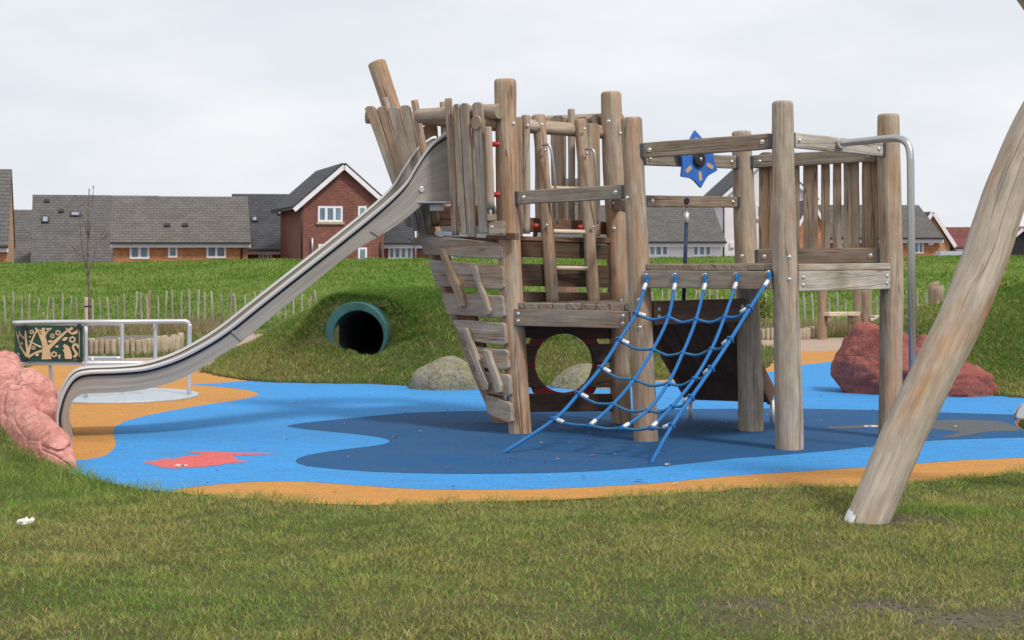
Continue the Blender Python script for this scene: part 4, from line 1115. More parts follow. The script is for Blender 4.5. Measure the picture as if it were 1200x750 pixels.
def leaf(x, y, a, L, w):
    ca, sa = math.cos(a), math.sin(a)
    mpoly([(x + ca * u * L / 2 - sa * v_ * w / 2, y + sa * u * L / 2 + ca * v_ * w / 2) for u, v_ in ((-1, 0), (-.5, .8), (.1, 1), (.7, .6), (1, 0), (.6, -.7), (0, -1), (-.6, -.7))])
stroke([(232, 292), (230, 250), (222, 200), (214, 150), (212, 100)], [62, 50, 32, 22, 18])
stroke([(226, 240), (262, 205), (300, 170), (350, 125), (392, 100)], [30, 24, 20, 14, 16])
stroke([(222, 215), (205, 170), (185, 130), (165, 100)], [26, 18, 14, 10])
stroke([(218, 150), (235, 125), (262, 102)], [14, 11, 9])
stroke([(118, 290), (116, 240), (108, 190), (103, 130), (106, 100)], [24, 16, 12, 9, 7])
stroke([(118, 262), (135, 200), (155, 150), (175, 112)], [16, 12, 10, 8])
stroke([(112, 275), (85, 235), (62, 180), (45, 120)], [14, 10, 7, 5])
stroke([(122, 280), (160, 255), (205, 240)], [14, 11, 16])
stroke([(125, 180), (160, 200), (200, 218)], [6, 9, 14])
stroke([(96, 165), (75, 145), (62, 120)], [7, 10, 5])
mpoly([(345, 98), (372, 112), (386, 132), (410, 118), (424, 98), (424, 132), (400, 142), (384, 140), (368, 130)])
mpoly([(345, 290), (340, 250), (330, 235), (342, 228), (332, 210), (345, 198), (352, 205), (368, 212), (380, 240), (388, 270), (385, 290)])
stroke([(398, 280), (415, 262), (404, 240), (394, 222), (402, 202), (420, 206), (426, 225)], [14, 18, 14, 14, 15, 13, 8])
for f_ in ((302, 130, 16), (268, 150, 14), (390, 172, 20), (278, 262, 18), (142, 125, 13), (190, 122, 12), (152, 222, 12)): flower(*f_)
for l_ in ((255, 183, -.1, 36, 17), (345, 168, -.5, 40, 22), (296, 214, -.2, 22, 14), (175, 265, -.4, 26, 18), (240, 108, .2, 26, 14), (60, 150, 1.2, 24, 12), (82, 195, 1.0, 18, 9), (60, 260, .9, 24, 12), (70, 220, .6, 16, 9), (130, 155, .5, 14, 8)): leaf(*l_)
mpoly([(300, 272), (306, 264), (314, 264), (321, 272), (314, 276), (315, 290), (306, 290), (306, 276)])
for a_, b_ in (((40, 92), (432, 92)), ((40, 296), (432, 296)), ((432, 92), (432, 296))):
    d = (b_[0] - a_[0], b_[1] - a_[1]); 
    if d[0]: mpoly([(a_[0], a_[1] - 1.5), (b_[0], b_[1] - 1.5), (b_[0], b_[1] + 1.5), (a_[0], a_[1] + 1.5)])
    else: mpoly([(a_[0] - 1.5, a_[1]), (a_[0] + 1.5, a_[1]), (b_[0] + 1.5, b_[1]), (b_[0] - 1.5, b_[1])])
mot.build('tree_motif', M['paneltan'], pan)
for x, y in ((105, 96), (435, 92), (112, 293), (437, 293)):
    c_ = PP(*Zp(x, y), .0); m = MB(); m.tube([c_, c_ + V((0, -.03, 0))], .026, 14); m.build('clamp', M['blackrub'], pan, .004)

# ================================================================== SWING FRAME AT THE RIGHT
sw = thing('swing_frame', 'thick leaning grey log of a swing frame with a white painted foot in the grass', 'log frame', G(1017, 612))
cl = [(1008, 634), (1016, 613), (1038, 560), (1063, 500), (1102, 420), (1123, 380), (1140, 340), (1155, 300), (1168, 260), (1181, 222), (1200, 175), (1226, 125), (1275, 55), (1340, -40)]
P = [W(px, py, 9.32 + max(0, (612 - py)) * .0006) for px, py in cl]
LP_ = catmull(P, 4); nL = len(LP_)
LR = [float(np.interp(i / (nL - 1), [0, .08, .3, .6, 1], [.112, .115, .122, .124, .122])) for i in range(nL)]
m = MB(); m.tube(LP_, LR, 32, True, .06, .02, step=.07, seed=8.8); m.build('leaning_log', M['log'], sw)
tg = (P[2] - P[1]).normalized(); s1 = V((0, -1, 0)); s1 = (s1 - tg * s1.dot(tg)).normalized(); s2 = tg.cross(s1); s2 = s2 if s2.x < 0 else -s2
m = MB(); b0_ = P[1] - tg * .05; na = 14
for i in range(na):
    aa = [math.radians(48 + 70 * (i + d_) / na) for d_ in (0, 1)]
    hh_ = [.0 + .030 * math.sin((i + d_) / na * 3.0) + .008 * math.sin((i + d_) * 2.3) for d_ in (0, 1)]
    ra = .1215
    q = [b0_ + (s1 * math.cos(a) + s2 * math.sin(a)) * ra for a in aa]
    m.quad(q[0], q[1], q[1] + tg * (hh_[1] + .05), q[0] + tg * (hh_[0] + .05))
m.build('painted_foot', M['white'], sw)
P2 = [W(1200, -34, 9.75), W(1231, 10, 9.8), W(1352, 190, 9.85), W(1500, 420, 9.8), W(1610, 590, 9.75)]
m = MB(); m.tube(catmull(P2, 4), .125, 28, True, .05, .02, step=.07, seed=2.2); m.build('crossing_log', M['log'], sw)
bs = thing('ball_seat', 'polished dark steel ball hanging at the right picture edge', 'swing seat', W(1205, 490, 10.6))
c_ = W(1205, 490, 10.6); m = MB()
prof = [(.012, .098), (.04, .088), (.066, .062), (.084, .03), (.088, 0), (.084, -.026), (.07, -.048), (.045, -.066), (.02, -.073), (.002, -.074)]
m.tube([c_ + V((0, 0, z)) for r, z in reversed(prof)], [r for r, z in reversed(prof)], 32); m.build('ball', M['chrome'], bs)
m = MB(); m.tube([c_ + V((0, 0, .09)), c_ + V((.02, 0, 2.35))], .009, 8); m.build('cable', M['bracket'], bs)

# ================================================================== FENCE, SAPLING, PLANTERS, TIMBER TRAIL
def paling_mesh(seed):
    m = MB(); m.tube([(0, 0, -.05), (.004 * math.sin(seed), 0, .25), (.008 * math.cos(seed * 2), 0, .5), (.004, 0, .63), (.0, 0, .67)], [.0195, .019, .0185, .016, .006], 7, True, .15, seed=seed)
    o = m.build('paling', M['paling']); me = o.data; bpy.data.objects.remove(o); return me
PALE = [paling_mesh(s_) for s_ in (1, 4, 7, 11)]
def fence(px0, px1, Y, label, step=9.4, z=None):
    x0 = (px0 - 600) * Y / F; loc = V((x0, Y, float(height(x0, Y)) + 0)); root = thing('paling_fence', label, 'fence', loc, 'low paling fences below the bank')
    n = int((px1 - px0) / step); tops = [[], []]
    for i in range(n + 1):
        px = px0 + step * i + random.uniform(-1.2, 1.2); y = Y + .1 * math.sin(i * .35); x = (px - 600) * y / F
        z = float(height(x, y))
        o = bpy.data.objects.new('paling', random.choice(PALE)); COL.objects.link(o); o.location = (x, y, z)
        o.rotation_euler = (random.uniform(-.04, .04), random.uniform(-.09, .09), random.uniform(0, 6)); s_ = random.uniform(.9, 1.08); o.scale = (s_ * random.uniform(.85, 1.15), s_, s_)
        child(o, root)
        tops[0].append(V((x, y + .02, z + .5))); tops[1].append(V((x, y + .02, z + .14)))
    for l_ in tops:
        m = MB(); m.tube(l_, .002, 5); m.build('wire', M['bracket'], root)
fence(-60, 545, 30.4, 'low chestnut paling fence left of the play ship, below the grass bank')
fence(690, 1290, 30.4, 'low chestnut paling fence right of the play ship, behind timber posts')

def stake(px, ytop, Y, r, label, mat='stake', strap=None):
    x = (px - 600) * Y / F; z0 = float(height(x, Y)); zt = EYE - (ytop - HOR) * Y / F
    m = MB(); m.tube([V((x, Y, z0 - .1)), V((x, Y, z0 + .3)), V((x, Y, zt))], r, 14, True, .06, .01, step=.1, seed=px)
    o = m.build('tree_stake', M[mat], origin=(x, Y, z0)); tag(o, label, 'stake')
    if strap:
        zz = EYE - (strap - HOR) * Y / F - z0
        b = MB(); b.tube([(0, 0, zz - .012), (0, 0, zz + .012)], r * 1.12, 14); b.tube([(r, 0, zz), (r + .07, 0, zz)], .011, 6); b.build('strap', M['blackrub'], o)
stake(101, 348, 28.6, .032, 'pale round stake with a black tie beside the bare sapling', strap=359)
stake(175, 340, 30.9, .026, 'thin brown stake without a tie standing in the paling fence', 'slat')
sap = thing('sapling', 'young bare sapling with thin upright branches tied to a pale stake', 'tree', V(((105 - 600) * 28.7 / F, 28.7, 0)))
tw = lambda px, py: W(px, py, 28.7 + random.uniform(-.12, .12))
m = MB(); b0 = W(105, 400, 28.7); b0.z = 0
m.tube(catmull([b0, W(104.6, 360, 28.7), W(103.6, 322, 28.7), W(103, 290, 28.7), W(103.4, 250, 28.7), W(104.5, 224, 28.7)], 5), [.024] * 6 + [.021] * 6 + [.018] * 6 + [.013] * 5 + [.008] * 3, 8); m.build('trunk', M['twig'], sap)
m = MB()
for pts in ([(103.8, 318), (99, 305), (96, 285), (93, 255), (89, 229)], [(103.4, 320), (109, 308), (111, 295), (112, 285), (118, 277), (125, 266)], [(103.2, 290), (106, 260), (108, 240), (109.5, 219)],
            [(99, 304), (92, 298), (84, 288), (78, 280)], [(103.4, 300), (100, 285), (97, 275)], [(103, 280), (99, 262), (95, 250)], [(111, 297), (113, 282), (112, 266)], [(112, 286), (121, 280), (127, 273)], [(104, 325), (98, 317), (92, 312)]):
    q = catmull([tw(*p_) for p_ in pts], 4); n = len(q); m.tube(q, [.0105 - .0065 * i / (n - 1) for i in range(n)], 6)
for p_ in ((104.5, 222), (109.3, 218.5), (89, 229)): m.tube([W(p_[0], p_[1] + 2, 28.7), W(p_[0], p_[1], 28.7), W(p_[0], p_[1] - 1, 28.7)], [.006, .012, .004], 6)
m.build('crown', M['twig'], sap)

def planter(c, rx, ry, a0, a1, h, r, label):
    root = thing('log_planter', label, 'planter', c, 'low log edged planters')
    mb = MB(); mb.tube([(0, 0, -.05), (0, 0, h)], r, 10, True, .1, .008, step=.08); o = mb.build('edging_log', M['edging']); me = o.data; bpy.data.objects.remove(o)
    L = 0; a_ = a0
    while a_ < a1:
        x, y = c.x + rx * math.cos(a_), c.y + ry * math.sin(a_)
        o = bpy.data.objects.new('edging_log', me); COL.objects.link(o); o.location = (x, y, 0); o.rotation_euler = (random.uniform(-.03, .03), random.uniform(-.05, .05), random.uniform(0, 6)); o.scale = (random.uniform(.85, 1.1),) * 2 + (random.uniform(.88, 1.08),)
        child(o, root)
        a_ += (2.05 * r) / math.hypot(rx * math.sin(a_), ry * math.cos(a_))
    m = MB(); n = 40; m.add([V((c.x + (rx - r) * math.cos(2 * math.pi * i / n), c.y + (ry - r) * math.sin(2 * math.pi * i / n), h * .72)) for i in range(n)], [list(range(n))], [[(0, 0)] * n]); m.build('soil', M['twig'], root)
pc1 = V(((151 - 600) * 24.8 / F, 24.8, 0)); planter(pc1, .72, 1.15, math.pi * .93, math.pi * 2.12, .235, .042, 'round planter edged with short pale logs behind the roundabout rails')
pc2 = V(((905 - 600) * 28.3 / F, 28.3, 0)); planter(pc2, .66, .7, math.pi * .95, math.pi * 2.05, .19, .035, 'short log edged planter on the gravel seen beneath the right deck')
m = MB(); tb = V(((665 - 600) * 29.2 / F, 29.2, 0)); m.tube([tb + V((0, 0, -.05)), tb + V((0, 0, .45)), tb + V((0, 0, .83))], [.16, .175, .185], 20, True, .05); o = m.build('timber_tub', M['redwood'], origin=tb); tag(o, 'reddish timber tub seen between the dark hull planks', 'tub')

trail = thing('timber_trail', 'two round posts joined by a low balance beam behind the red rock', 'balance beam', G(963.5, 398))
def tpost(px, ytop, ybase, r, par, cut=0.0, Y=None, nm='post'):
    g = G(px, ybase) if Y is None else V(((px - 600) * Y / F, Y, float(height((px - 600) * Y / F, Y))))
    top = W(px, ytop, g.y); m = MB(); m.tube([g + V((0, 0, -.1)), g.lerp(top, .5), V((g.x, g.y, top.z))], r, 18, True, .05, 0.004, step=.1, seed=px)
    for i, v_ in enumerate(m.v):
        if v_[2] > top.z - .02: m.v[i] = (v_[0], v_[1], v_[2] + (v_[0] - g.x) * cut)
    return m.build(nm, M['slat'], par)
tpost(963.5, 318, 398, .075, trail); tpost(1004.5, 322, 394, .066, trail)
m = MB(); m.bar(W(966, 368, 27.7), W(1010, 367.5, 28.5), UP, .065, .2, 4, .04); m.build('balance_beam', M['stake'], trail, .01)
for px, Y in ((972, 27.75), (997, 28.3)):
    m = MB(); m.box(W(px, 373, Y), .09, .16, .09); m.build('support_block', M['slat'], trail, .006)
st2 = thing('timber_stepper', 'slant topped post with a low beam running right behind post and rock', 'balance beam', G(1015, 396))
tpost(1015.5, 340, 396, .085, st2, .3)
m = MB(); m.bar(W(1020, 372, 28.2), W(1056, 371, 28.6), UP, .065, .2, 4, .04); m.build('balance_beam', M['stake'], st2, .01)
m = MB(); m.box(W(1026, 374.5, 28.1), .16, .02, .05); m.build('end_plate', M['white'], st2, .004)
for px, yt, Y, lab in ((1094.5, 331, 24.6, 'taller slant topped post standing behind on the right mound'), (1100, 336, 24.1, 'front slant topped post paired with a taller one on the right mound')):
    x = (px - 600) * Y / F; z0 = float(height(x, Y)); m = MB(); top = EYE - (yt - HOR) * Y / F
    m.tube([V((x, Y, z0 - .2)), V((x, Y, (z0 + top) / 2)), V((x, Y, top))], .078, 18, True, .05, .004, step=.1, seed=px)
    for i, v_ in enumerate(m.v):
        if v_[2] > top - .02: m.v[i] = (v_[0], v_[1], v_[2] + (v_[0] - x) * .35)
    o = m.build('slant_post', M['slat'], origin=(x, Y, z0)); tag(o, lab, 'post')

# litter
lt = G(30, 624); bm = bmesh.new(); bmesh.ops.create_icosphere(bm, subdivisions=4, radius=1)
for v in bm.verts:
    q = v.co.copy(); f = 1 + .3 * noise.fractal(q * 1.9, 1, 2, 3); v.co = V((q.x * .042 * f + .012 * q.z, q.y * .028 * f, max(-.01, q.z * .017 * f + .018 * noise.noise(q * 2.2))))
me = bpy.data.meshes.new('litter'); bm.to_mesh(me); bm.free(); me.materials.append(M['tissue'])
o = bpy.data.objects.new('crumpled_tissue', me); COL.objects.link(o); o.location = lt + V((0, 0, .055)); tag(o, 'small crumpled white tissue lying on the lawn at lower left', 'litter')

def bits():
    vs, fs, us = [], [], []; b = MB(); n = 0
    while n < 150:
        Y = random.uniform(10.2, 18); x = random.uniform(-.33, .33) * Y
        if not inside(np.array([x]), np.array([Y]))[0]: continue
        n += 1; s_ = random.uniform(.008, .022) * (1 if random.random() < .85 else 1.8); a = random.uniform(0, 6.28); c_, q_ = math.cos(a) * s_, math.sin(a) * s_; z = .018
        w = random.uniform(.3, .7)
        b.add([V((x - c_, Y - q_, z)), V((x + q_ * w, Y - c_ * w, z + .006)), V((x + c_, Y + q_, z + .003)), V((x - q_ * w, Y + c_ * w, z + .008))], [[0, 1, 2, 3]], [[(0, 0), (1, 0), (1, 1), (0, 1)]], False, random.randrange(2))
    o = b.build('leaf_litter', [M['twig'], M['stake']]); o['kind'] = 'stuff'
bits()
# ================================================================== HOUSES
class House:
    def __init__(s, name, label, cpx, Y, yaw_extra=0.0, z0=-.6, radial=True):
        ang = math.atan((cpx - 600) / F) if radial else 0.0
        ang += yaw_extra
        s.o = V(((cpx - 600) * Y / F, Y, 0)); s.u = V((math.cos(ang), -math.sin(ang), 0)); s.v = V((math.sin(ang), math.cos(ang), 0)); s.z0 = z0; s.Y = Y
        s.root = thing(name, label, 'house', V((s.o.x, s.o.y, z0)), 'houses beyond the grass bank')
        s.pl = (s.o.copy(), -s.v)
    def L(s, u, v, z): return s.o + s.u * u + s.v * v + UP * z
    def uz(s, px, py, v=0.0):
        p_ = onp(px, py, (s.o + s.v * v, -s.v)); return (p_ - s.o).dot(s.u), p_.z
    def wall(s, u0, u1, v0, v1, ze, mat, zr=None, ridge='u', nm='wall', sidemat=None, z0=None):
        z0 = s.z0 if z0 is None else z0; m = MB(); vm, um = (v0 + v1) / 2, (u0 + u1) / 2
        def face(pts, mi=0):
            P_ = [s.L(*q) for q in pts]; d = (P_[1] - P_[0]).normalized()
            m.add(P_, [list(range(len(P_)))], [[((q - P_[0]).dot(d), q.z) for q in P_]], False, mi)
        g = zr is not None
        if ridge == 'u':
            face([(u0, v0, z0), (u1, v0, z0), (u1, v0, ze), (u0, v0, ze)]); face([(u1, v1, z0), (u0, v1, z0), (u0, v1, ze), (u1, v1, ze)])
            face([(u1, v0, z0), (u1, v1, z0), (u1, v1, ze)] + ([(u1, vm, zr)] if g else []) + [(u1, v0, ze)], 1); face([(u0, v1, z0), (u0, v0, z0), (u0, v0, ze)] + ([(u0, vm, zr)] if g else []) + [(u0, v1, ze)], 1)
        else:
            face([(u0, v0, z0), (u1, v0, z0), (u1, v0, ze)] + ([(um, v0, zr)] if g else []) + [(u0, v0, ze)]); face([(u1, v1, z0), (u0, v1, z0), (u0, v1, ze)] + ([(um, v1, zr)] if g else []) + [(u1, v1, ze)])
            face([(u1, v0, z0), (u1, v1, z0), (u1, v1, ze), (u1, v0, ze)], 1); face([(u0, v1, z0), (u0, v0, z0), (u0, v0, ze), (u0, v1, ze)], 1)
        return m.build(nm, [M[mat], M[sidemat or mat]], s.root)
    def roof(s, u0, u1, v0, v1, ze, zr, mat, ridge='u', ov=.3, side=.12, t=.12, nm='roof'):
        """two tiled slopes; ov = eaves overhang, side = verge overhang"""
        m = MB()
        if ridge == 'u':
            vm = (v0 + v1) / 2; k_ = (zr - ze) / (vm - v0)
            for sg, ve in ((1, v0 - ov), (-1, v1 + ov)):
                a_ = s.L(u0 - side, ve, ze - ov * k_); b_ = s.L(u1 + side, ve, ze - ov * k_); c_ = s.L(u1 + side, vm, zr); d_ = s.L(u0 - side, vm, zr)
                n = (b_ - a_).cross(d_ - a_).normalized(); n = n if n.z > 0 else -n
                m.prism([p_ + n * t for p_ in (a_, b_, c_, d_)], n, t, along=d_ - a_)
        else:
            um = (u0 + u1) / 2; k_ = (zr - ze) / (um - u0)
            for ue in (u0 - ov, u1 + ov):
                a_ = s.L(ue, v0 - side, ze - ov * k_); b_ = s.L(ue, v1 + side, ze - ov * k_); c_ = s.L(um, v1 + side, zr); d_ = s.L(um, v0 - side, zr)
                n = (b_ - a_).cross(d_ - a_).normalized(); n = n if n.z > 0 else -n
                m.prism([p_ + n * t for p_ in (a_, b_, c_, d_)], n, t, along=d_ - a_)
        return m.build(nm, M[mat], s.root)
    def barl(s, a, b, w, t, mat, nm, wdir=None, par=None):
        m = MB(); m.bar(s.L(*a), s.L(*b), wdir or UP, w, t); return m.build(nm, M[mat], par or s.root)
    def window(s, px0, px1, py0, py1, n=2, v=0.0, sill=False, fw=.095):
        u0, z1 = s.uz(px0, py0, v); u1, _ = s.uz(px1, py0, v); _, z0 = s.uz(px0, py1, v)
        m = MB(); d = .05
        for i in range(n + 1):
            uu = u0 + (u1 - u0) * i / n; ww = fw if i in (0, n) else fw * 1.3
            uu = uu + (ww / 2 if i == 0 else -ww / 2 if i == n else 0)
            m.bar(s.L(uu, v - .01, z0), s.L(uu, v - .01, z1), s.u, ww, d)
        for zz in (z0 + fw / 2, z1 - fw / 2): m.bar(s.L(u0 + fw, v - .012, zz), s.L(u1 - fw, v - .012, zz), UP, fw, d)
        f = m.build('window', M['fascia'], s.root)
        m = MB(); m.bar(s.L((u0 + u1) / 2, v - .002, z0 + .02), s.L((u0 + u1) / 2, v - .002, z1 - .02), s.u, (u1 - u0) - .05, .03); m.build('pane', M['pane'], f)
        if sill: m = MB(); m.bar(s.L(u0 - .08, v - .03, z0 - .06), s.L(u1 + .08, v - .03, z0 - .06), UP, .11, .14); m.build('sill', M['sill'], f)
    def roofpt(s, px, py, v0, ze, vm, zr):
        # point on the front slope
        a_ = s.L(0, v0, ze); c_ = s.L(0, vm, zr); n = s.u.cross(c_ - a_).normalized(); n = n if n.z > 0 else -n
        return onp(px, py, (a_, n)), n
    def rooflight(s, px, py, w, h, slope, nm='skylight'):
        c_, n = s.roofpt(px, py, *slope); up = n.cross(s.u).normalized(); up = up if up.z > 0 else -up
        m = MB(); m.bar(c_ - up * h / 2 + n * .16, c_ + up * h / 2 + n * .16, s.u, w, .1); f = m.build(nm, M['gutter'], s.root)
        if nm == 'skylight':
            m = MB(); m.bar(c_ - up * (h / 2 - .09) + n * .205, c_ + up * (h / 2 - .09) + n * .205, s.u, w - .16, .03); m.build('pane', M['skylight'], f)
    def vent(s, px, py, slope):
        s.rooflight(px, py, .3, .28, slope, 'roof_vent')
    def simple(s, pxl, pxr, ye, yr, depth, wallm, roofm, side=None, ov=.3, verge=.12, white=True, gut=True):
        u0, ze = s.uz(pxl, ye); u1, _ = s.uz(pxr, ye); vm = depth / 2
        zr = EYE - (yr - HOR) * (s.Y + vm) / F; k_ = (zr - ze) / vm
        zw = ze + .02
        s.wall(u0, u1, 0, depth, zw, wallm, zr - .02 if True else None, 'u', sidemat=side)
        s.roof(u0, u1, 0, depth, ze + .04, zr, roofm, 'u', ov, verge)
        if white:
            s.barl((u0 - verge, -ov + .01, ze - ov * k_ - .02), (u1 + verge, -ov + .01, ze - ov * k_ - .02), .19, .03, 'fascia', 'fascia')
            s.barl((u0 - verge, -ov / 2, ze - ov * k_ - .09), (u1 + verge, -ov / 2, ze - ov * k_ - .09), .02, ov - .02, 'fascia', 'soffit')
        if gut: s.barl((u0 - verge, -ov - .13, ze - ov * k_ + .10), (u1 + verge, -ov - .13, ze - ov * k_ + .10), .10, .11, 'gutter', 'gutter')
        s.u0, s.u1, s.ze, s.zr, s.vm = u0, u1, ze, zr, vm
        return (0, ze + .04, vm, zr)
    def box(s, px, py, w, h, mat, nm, v=0.0):
        u, z = s.uz(px, py, v); m = MB(); m.bar(s.L(u, v - .06, z - h / 2), s.L(u, v - .06, z + h / 2), s.u, w, .1); m.build(nm, M[mat], s.root, .03)
    def pipe_(s, px, py0, py1, mat='gutter', v=-.06, r=.045):
        u, z0 = s.uz(px, py1, v); _, z1 = s.uz(px, py0, v); m = MB(); m.tube([s.L(u, v, z0), s.L(u, v, z1)], r, 8); m.build('downpipe', M[mat], s.root)

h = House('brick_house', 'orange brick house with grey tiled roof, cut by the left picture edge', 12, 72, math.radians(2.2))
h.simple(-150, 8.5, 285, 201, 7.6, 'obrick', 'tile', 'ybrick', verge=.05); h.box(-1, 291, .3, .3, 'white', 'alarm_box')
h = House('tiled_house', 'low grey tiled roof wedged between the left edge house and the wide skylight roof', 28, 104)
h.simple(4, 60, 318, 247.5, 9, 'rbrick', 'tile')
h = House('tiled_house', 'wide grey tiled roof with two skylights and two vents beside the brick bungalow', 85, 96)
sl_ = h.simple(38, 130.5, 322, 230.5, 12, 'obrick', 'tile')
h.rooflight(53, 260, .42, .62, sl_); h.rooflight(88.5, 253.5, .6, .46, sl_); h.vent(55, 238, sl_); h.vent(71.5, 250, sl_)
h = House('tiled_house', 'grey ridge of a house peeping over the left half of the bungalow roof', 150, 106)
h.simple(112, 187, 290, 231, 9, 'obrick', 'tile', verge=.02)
h = House('brick_bungalow', 'orange brick bungalow with brown grey roof, three windows and an orange alarm box', 212, 85)
sl_ = h.simple(133, 290, 283, 232.5, 7.4, 'obrick', 'tilebrown', verge=.15)
h.window(152, 175, 285, 303.5, 2); h.window(197, 208, 285, 302, 1); h.window(242, 265, 285, 302.5, 2)
h.box(143.5, 288.5, .26, .26, 'orangebox', 'alarm_box'); h.vent(196, 267, sl_); h.vent(217, 267, sl_); h.pipe_(283, 285, 305)
h = House('slate_house', 'red brick house with dark slate roof and two skylights between bungalow and gable', 316, 92)
sl_ = h.simple(276, 344, 291.5, 229.5, 9.5, 'rbrick', 'slate', verge=.3)
h.window(303, 319, 294, 306, 3); h.window(331, 338, 294, 306, 1); h.rooflight(298.5, 260, .34, .5, sl_); h.rooflight(330.5, 252.5, .5, .42, sl_)
# two storey gable house
h = House('gable_house', 'two storey red brick house with front gable and white bargeboards behind the slide', 402, 82, math.radians(-9))
u0, ze = h.uz(354, 236); u1, _ = h.uz(450, 236); um = (u0 + u1) / 2; _, zr = h.uz(401, 194)
h.wall(u0, u1, 0, 8.5, ze, 'rbrick', zr, 'v'); h.roof(u0, u1, 0, 8.5, ze + .03, zr + .03, 'slate', 'v', .42, .3)
k_ = (zr - ze) / (um - u0)
for s_ in (-1, 1):
    ue = u0 - .42 if s_ < 0 else u1 + .42
    h.barl((ue, -.32, ze - .42 * k_ - .06), (um, -.32, zr - .06), .2, .03, 'fascia', 'bargeboard')
h.barl((u0 - .44, -.2, ze - .42 * k_ + .02), (u0 - .44, 8.5, ze - .42 * k_ + .02), .11, .11, 'gutter', 'gutter')
h.window(372.5, 401.5, 241.5, 260, 3, sill=True); h.window(419.5, 429.5, 241.5, 255, 1); h.window(419.5, 430, 290, 305, 1); h.window(373, 386, 286, 305, 2)
h.pipe_(353.5, 238, 306); h.pipe_(446, 284, 306); h.pipe_(366, 279, 296, 'galv', -.12, .05)
h = House('slate_house', 'low red brick wing with dark roof and three pane window left of the hull', 500, 84, math.radians(-3))
h.simple(445, 585, 284.5, 243, 7, 'rbrick', 'slate'); h.window(455, 483.5, 287, 304, 4); h.window(510, 540, 287, 304, 3); h.pipe_(487, 262, 305, 'galv', -.4, .05)
# white houses in the middle
h = House('white_bungalow', 'white rendered bungalow with grey tiled roof seen between the ship decks', 765, 85, math.radians(-8))
h.simple(640, 845, 283, 243, 7, 'render', 'tile', verge=.2)
for q in ((668, 682), (690, 712), (725, 745), (760, 783.5), (811, 834)): h.window(q[0], q[1], 285, 300.5, 3)
h = House('tiled_house', 'grey tiled roof glimpsed between the ladder poles of the tower', 672, 98)
h.simple(648, 700, 290, 211, 9, 'render', 'tile')
h = House('white_house', 'tall white rendered gable house with dark roof behind the right platform', 900, 92, 0.0, radial=False)
u0, ze = h.uz(848.5, 229); u1, _ = h.uz(950, 229); um = (u0 + u1) / 2; _, zr = h.uz(899, 183)
h.wall(u0, u1, 0, 11, ze, 'render', zr, 'v'); h.roof(u0, u1, 0, 11, ze + .03, zr + .03, 'slate', 'v', .35, .2); k_ = (zr - ze) / (um - u0)
for s_ in (-1, 1):
    ue = u0 - .35 if s_ < 0 else u1 + .35
    h.barl((ue, -.22, ze - .35 * k_ - .05), (um, -.22, zr - .05), .18, .03, 'fascia', 'bargeboard')
h.pipe_(848, 240, 304); h.box(858, 287, .26, .34, 'white', 'alarm_box'); h.window(886, 896, 240, 256, 1, sill=True)
# brick houses on the right
h = House('brick_house', 'orange brick house with grey roof and sandy gable end right of the platform', 1030, 88, math.radians(-16))
h.simple(950, 1101, 279, 242.5, 8, 'obrick', 'tile', 'obrick', verge=.12)
wu0, wz = h.uz(1060, 287, 3.4); wu1, _ = h.uz(1118.5, 287, 3.4); wum, wzr = h.uz(1092, 246, 3.4)
wu0 = 2 * wum - wu1
h.wall(wu0 + .25, wu1 - .25, 3.4, 9, wz, 'ybrick', wzr - .2, 'v', 'gable_wall'); h.roof(wu0 + .25, wu1 - .25, 3.4, 9, wz + .06, wzr - .14, 'tile', 'v', .25, .2, .1, 'gable_roof')
for ue in (wu0, wu1): h.barl((ue, 3.18, wz - .1), (wum, 3.18, wzr - .12), .2, .03, 'fascia', 'bargeboard')
h.window(1065.5, 1082, 281, 297, 3, fw=.06); h.box(1090.5, 284.5, .26, .26, 'white', 'alarm_box'); h.window(985, 996, 281, 297, 2)
gu0, gz = h.uz(936, 262, -.9); gu1, _ = h.uz(966, 262, -.9); gum = (gu0 + gu1) / 2; gzr = gz + 1.15
h.wall(gu0, gu1, -.9, 3, gz, 'obrick', gzr, 'v', 'porch_wall'); h.roof(gu0, gu1, -.9, 3, gz + .03, gzr + .03, 'tile', 'v', .2, .15, .08, 'porch_roof')
for ue in (gu0 - .2, gu1 + .2): h.barl((ue, -1.07, gz - .2 * 1.15 / (gum - gu0) - .04), (gum, -1.07, gzr - .04), .15, .03, 'fascia', 'bargeboard')
h = House('red_roof_house', 'low house with dark red tiled roof right of the sandy gable', 1135, 112)
h.simple(1100, 1160, 290.5, 268, 6, 'rbrick', 'redtile')
h = House('black_house', 'black clad gable with pinkish red roof at the right edge behind the log', 1205, 96, math.radians(-6))
u0, ze = h.uz(1172, 291); u1, _ = h.uz(1226, 291); um = (u0 + u1) / 2; _, zr = h.uz(1187, 259); zr = ze + (um - u0) * .9
h.wall(u0, u1, 0, 8, ze, 'blackclad', zr, 'v'); h.roof(u0, u1, 0, 8, ze + .03, zr + .03, 'pinktile', 'v', .25, .15)
for ue in (u0 - .25, u1 + .25): h.barl((ue, -.17, ze - .25 * .9 - .04), (um, -.17, zr - .04), .17, .03, 'fascia', 'bargeboard')
m = MB(); m.bar(W(1099, 298, 80), W(1150, 298, 83), UP, .3, .25); o = m.build('garden_wall', M['disc']); tag(o, 'low grey garden wall on the bank crest right of the sandy gable', 'wall')

# ================================================================== GRASS
k = NT('grass_blade'); at = k.n('Attribute', attribute_name='tint').outputs['Color']
d = k.n('BsdfDiffuse', {'Color': at}); t = k.n('BsdfTranslucent', {'Color': k.mix(1.0, at, (1.1, 1.1, .7), 'MULTIPLY')})
mx = k.n('MixShader', {0: .32}); k.t.links.new(d.outputs[0], mx.inputs[1]); k.t.links.new(t.outputs[0], mx.inputs[2]); k.t.links.new(mx.outputs[0], k.out.inputs[0])
M['grass'] = k.m

